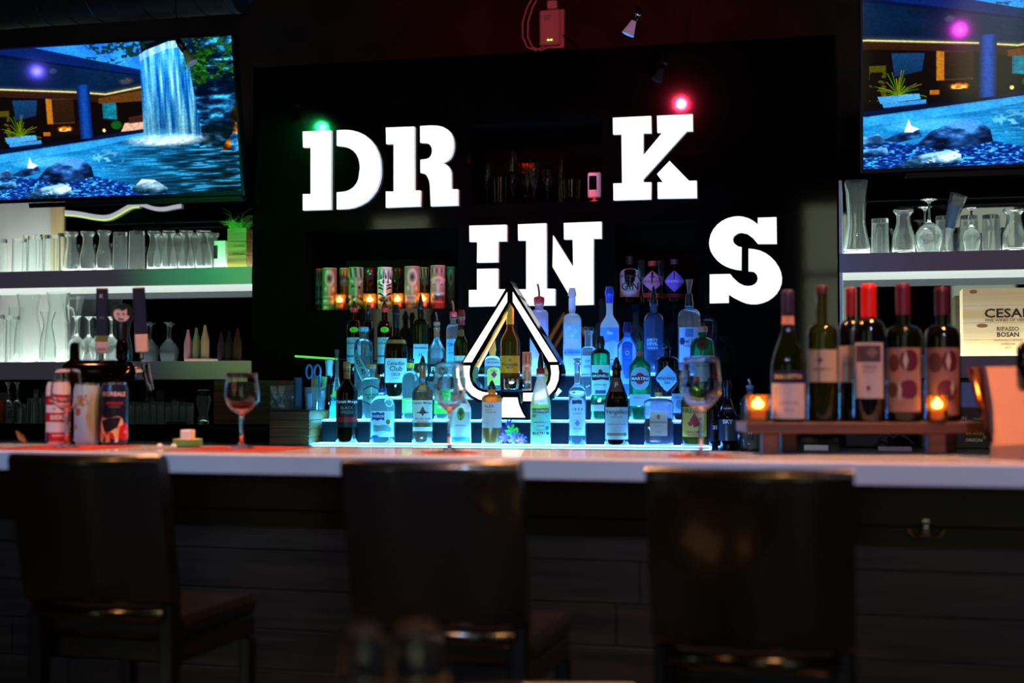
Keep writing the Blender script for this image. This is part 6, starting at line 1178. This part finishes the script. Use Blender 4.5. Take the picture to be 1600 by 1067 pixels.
MB().lathe([(7 * k, 0), (10 * k, .006), (9.5 * k, .05), (7 * k, .062), (5 * k, .066), (4 * k, .09), (6 * k, .112)][::1], 20).xf((bx_, -rr * .3, tz(563))).build('tap_stem', M_towr, tp)
MB().lathe([(8.5 * k, 0), (8.5 * k, .004), (8.8 * k, .05), (8.5 * k, .052), (0, .052)], 18).xf((bx_, -rr * .3, tz(531))).build('stem_sleeve', paint((16, 14, 14), .2), tp)
kx = (117.5 - 155) * k; MB().lathe([(8 * k, 0), (9 * k, .004), (7.5 * k, .012), (6.5 * k, .05), (5.6 * k, .058), (0, .060)], 20).xf((kx, 0, tz(566))).build('vent_knob', M_towr, tp)
fx = (215 - 155) * k
MB().tube([(hw - .006, -.01, yc + .005), (hw + .012, -.012, yc + .006), (hw + .03, -.014, yc + .006)], [.013, .012, .010], 14).build('faucet_shank', M_chrome, tp)
MB().tube([(hw + .024, -.014, yc + .024), (hw + .026, -.016, yc), (hw + .034, -.03, yc - .03), (hw + .042, -.034, yc - .055)], [.012, .013, .011, .008], 14).build('spout', M_chrome, tp)
MB().tube([(hw - .02, -.02, yc - .0), (hw - .05, -.045, yc - .03), (hw - .085, -.05, yc - .05)], [.014, .012, .008], 12).build('spout', M_towr, tp)
# wine board with bottles and candles
zb = 3.58; M_brd = wood('board_wood', S(58, 26, 16), S(92, 46, 28), .45, 'X', 4)
p0 = on_bar(1165, zb); p1 = on_bar(1543, zb); bw_ = (p1 - p0).length; kz = zb / FPX; bth = 17 * kz
bz1 = atD(1350, 659.5, zb).z; ang = math.atan2((p1 - p0).y, (p1 - p0).x)
wb = root('wine_board', 'reddish wooden serving board on short legs holding wine bottles and candles', 'stand', (p0.x, p0.y, CZt), ang)
top = bz1 - CZt
MB().box(0, bw_, -.02, .16, top - bth, top, .004).build('plank', M_brd, wb)
for x0, x1, dy in ((1190, 1215, -.012), (1231, 1256, .085), (1449, 1476, -.012), (1484, 1511, .085)):
    MB().box((x0 - 1165) * kz, (x1 - 1165) * kz, dy, dy + .04, 0, top - bth - .0004, .003).build('leg', M_brd, wb)
def on_board(px, dz): p = atD(px, 611, zb + dz); return p
def wbottle(name, label, x0, x1, yt, yn, ys, g, dz, labels, capc, capy, liq='dark', shape='round', yl=None, rn=.36, neck=None):
    p = on_board((x0 + x1) / 2, dz); return B(name, label, x0, x1, yt, yt + 2, yn, ys, (p.y, bz1 + .0006), g, 'capsule', rn, labels, liq, yl or ys, shape, capc=capc, capy=capy, neck=neck, lip=False)
PKL = (226, 200, 196)
wbottle('wine_bottle', 'sloping shouldered red wine bottle with a navy and pink label, leftmost on the wine board', 1205, 1259, 453, 502, 578, 'dkgreen', .04, [lab(579, 598, (30, 24, 70), 66, [('DOLCETTO', .5, .7, (206, 170, 100))]), lab(599, 654, PKL, 64, [('LANGHE', .55, .5, (150, 120, 120)), ('2018', .75, .25, (160, 130, 130))], art=[('rect', (206, 160, 120), -.7, .5, .05, .4)])], (44, 26, 60), 490, shape='soft', neck=[(494, 507, (196, 130, 110))], rn=.31)
wbottle('wine_bottle', 'yellow green wine bottle with a cream label second from the left on the wine board', 1262, 1309, 446, 506, 524, 'olive', .055, [lab(547, 597, (220, 190, 160), 66, [('BRAMITO', .6, .5, (120, 80, 70))], art=[('rect', (150, 110, 110), -.2, .5, .05, .48), ('diamond', (120, 90, 90), -.15, .32, .2, .12)])], (60, 24, 30), 460, yl=590)
wbottle('wine_bottle', 'dark wine bottle with a crimson capsule behind the red capped bottle', 1311, 1351, 449, 500, 520, 'black', .106, [lab(541, 597, (214, 190, 176), 66, [('ROSSO', .5, .5, (110, 70, 70))])], (120, 12, 30), 494, rn=.38, neck=None)
wbottle('wine_bottle', 'dark wine bottle with a bright red capsule and tall pink label on the wine board', 1333, 1384, 444, 498, 524, 'black', .03, [lab(536, 622, PKL, 54, [('TERRE', .44, .5, (130, 90, 90)), ('ROSSO', .52, .4, (150, 110, 110))], art=[('rect', (90, 70, 80), -.05, .2, .84, .15), ('diamond', (140, 110, 110), .2, .18, .4, .1), ('badge', (90, 20, 24), -.05, .82, .10, .05)])], (206, 20, 16), 496, rn=.42)
wbottle('wine_bottle', 'green wine bottle with a painted feather label, second from the right on the wine board', 1385, 1440, 443, 508, 526, 'dkgreen', .035, [lab(544, 643, (196, 140, 120), 62, [], art=[('circle', (110, 30, 60), .3, .2, .5, .17), ('diamond', (226, 206, 180), .1, .2, .13, .16), ('circle', (120, 60, 50), -.5, .24, .3, .14), ('circle', (120, 36, 66), .25, .65, .5, .15), ('diamond', (226, 206, 180), -.2, .68, .12, .16), ('circle', (110, 70, 60), -.55, .66, .28, .12)])], (90, 16, 36), 492, neck=[(478, 492, (150, 70, 70))])
wbottle('wine_bottle', 'dark wine bottle with a painted feather label, rightmost behind the right candle', 1446, 1501, 448, 508, 530, 'black', .06, [lab(544, 648, (176, 116, 104), 60, [], art=[('circle', (110, 24, 50), .4, .2, .44, .16), ('diamond', (226, 206, 180), .3, .2, .12, .16), ('circle', (110, 60, 56), -.4, .22, .4, .15), ('circle', (110, 30, 50), .2, .64, .5, .16), ('diamond', (226, 206, 180), .5, .6, .10, .12)])], (70, 14, 28), 492, neck=[(480, 492, (130, 56, 60))])
for px0, px1, yt, dz, lb in ((1165, 1203, 616, .01, 'amber votive candle burning at the left end of the wine board'), (1447, 1481, 616, -.005, 'amber votive candle burning before the rightmost wine bottle')):
    p = on_board((px0 + px1) / 2, dz); candle(px0, px1, yt, 658, Vector((p.x, p.y, bz1 + .0006)), lb, 'votive candles on the wine board')
# wine bucket at the right edge
zk = 3.45; pk = on_bar(1622, zk); kk = zk / FPX; bk = root('wine_bucket', 'polished copper wine bucket with dark knob handles at the right end of the bar', 'bucket', pk, facing(pk) + .0)
Hk = atD(1600, 574, zk).z - CZt
M_cop = pm('polished_bucket', S(205, 160, 142), .06, 1)
MB().lathe([(0, 0), (70 * kk, 0), (72 * kk, .004), (76 * kk, Hk * .15), (92 * kk, Hk * .6), (106 * kk, Hk * .98), (108 * kk, Hk), (104 * kk, Hk), (88 * kk, Hk * .6), (70 * kk, .01), (0, .01)], 44).build('body', M_cop, bk, smooth=50)
kb = Vector((-22 * kk, -100 * kk, Hk * .92)); MB().tube([kb + Vector((0, .012, -.035)), kb + Vector((0, -.016, -.03)), kb + Vector((.004, -.02, .02)), kb + Vector((.004, -.016, .06)), kb + Vector((.006, -.01, .072))], [.008, .012, .017, .016, .006], 14).build('handle', M_gloss, bk)
# ------------------------------------------------------------------ table and glasses near the camera
tz_ = .755; tcx = atD(845, 611, 1.99); tbl = root('round_table', 'small dark round table close to the camera at the bottom edge', 'table', (tcx.x, tcx.y, 0))
MB().lathe([(0, tz_ - .03), (.345, tz_ - .03), (.355, tz_ - .02), (.355, tz_ - .004), (.35, tz_), (0, tz_)], 48).build('tabletop', wood('table_wood', S(40, 32, 28), S(60, 48, 42), .25, 'X', 3), tbl)
MB().lathe([(0, 0), (.22, 0), (.22, .012), (.035, .03), (.03, tz_ - .031), (0, tz_ - .031)], 28).build('pedestal', M_dark, tbl)
nap = atD(905, 611, 2.24); tag(MB().box(-.09, .09, -.05, .05, 0, .006, .001).build('napkin', pm('white_napkin', S(190, 196, 206), .7), loc=(nap.x, nap.y, tz_ + .0005), rz=YAW), 'folded pale napkin at the far edge of the round table', 'napkin')
for x0, x1, yt, zz_, lb in ((532, 610, 978, 1.74, 'blurred wine glass on the near table, left one of the pair'), (606, 700, 972, 1.70, 'blurred wine glass on the near table, right one of the pair')):
    p = atD((x0 + x1) / 2, 611, zz_); loc = Vector((p.x, p.y, tz_ + .0006)); s_ = zz_ / FPX; H = atD(x0, yt, zz_).z - tz_; R_ = (x1 - x0) * s_ / 2
    g = root('wine_glass', lb, 'glass', loc, 0, 'wine glasses on the near table'); MB().lathe(stem_prof(R_, R_ * .85, H, H * .42, R_ * .85, .42), 36).build('glass_body', FGG, g, smooth=50)
# ------------------------------------------------------------------ flowers by the foot of the spade light
fc = atY(797, 690, TY[0] + .05); FL = root('flower_garland', 'purple and green cloth flowers lying on the lowest step under the spade light', 'flowers', (fc.x, TY[0] + .05, TZ[0] + .0005))
sf = scale(fc)
def bloom(x, z, y, R_, c):
    mb = MB()
    for k in range(7):
        a = 2 * math.pi * k / 7 + x * 90; e = random.uniform(-.5, .3)
        P = [(0, 0, 0), (.5 * R_ * math.cos(a - .45), -.35 * R_, .5 * R_ * math.sin(a - .45)), (R_ * math.cos(a - .2), -.2 * R_ + e * R_ * .4, R_ * math.sin(a - .2)), (R_ * .95 * math.cos(a + .25), -.1 * R_ - e * R_ * .3, R_ * .95 * math.sin(a + .25)), (.5 * R_ * math.cos(a + .45), -.3 * R_, .5 * R_ * math.sin(a + .45))]
        mb.add([(p[0] + x, p[1] + y, p[2] + z) for p in P], [(0, 1, 2, 3, 4)])
    m = pm('petal_%d_%d_%d' % c, S(*c), .6); mb.build('bloom', m, FL, smooth=60)
for px, py, rr_, c, dy in ((779, 687, 11, (84, 60, 210), 0), (790, 682, 10, (140, 90, 210), -.01), (799, 672, 12, (40, 190, 60), .012), (786, 670, 9, (50, 30, 130), .02), (805, 685, 12, (120, 90, 220), -.008), (816, 688, 10, (80, 90, 220), .0), (806, 677, 9, (60, 200, 90), .0), (794, 661, 8, (70, 50, 160), .02), (815, 690, 8, (170, 100, 190), -.015)):
    bloom((px - 797) * sf, max((692.5 - py) * sf, rr_ * sf * .75), dy, rr_ * sf * .95, c)
MB().tube([(-.006, .03, .07), (.0, .02, .05), (-.01, .01, .02)], .0016, 6).build('stem', paint((120, 60, 140)), FL)
for k, (x, z) in enumerate(((-.03, .004), (.02, .003), (.05, .004))): MB().add([(x, -.02, z), (x + .02, -.03, z + .002), (x + .035, -.01, z + .008), (x + .012, .0, z + .006)], [(0, 1, 2, 3)]).build('leaf', pm('cloth_leaf', S(50, 150, 60), .6), FL, smooth=0)
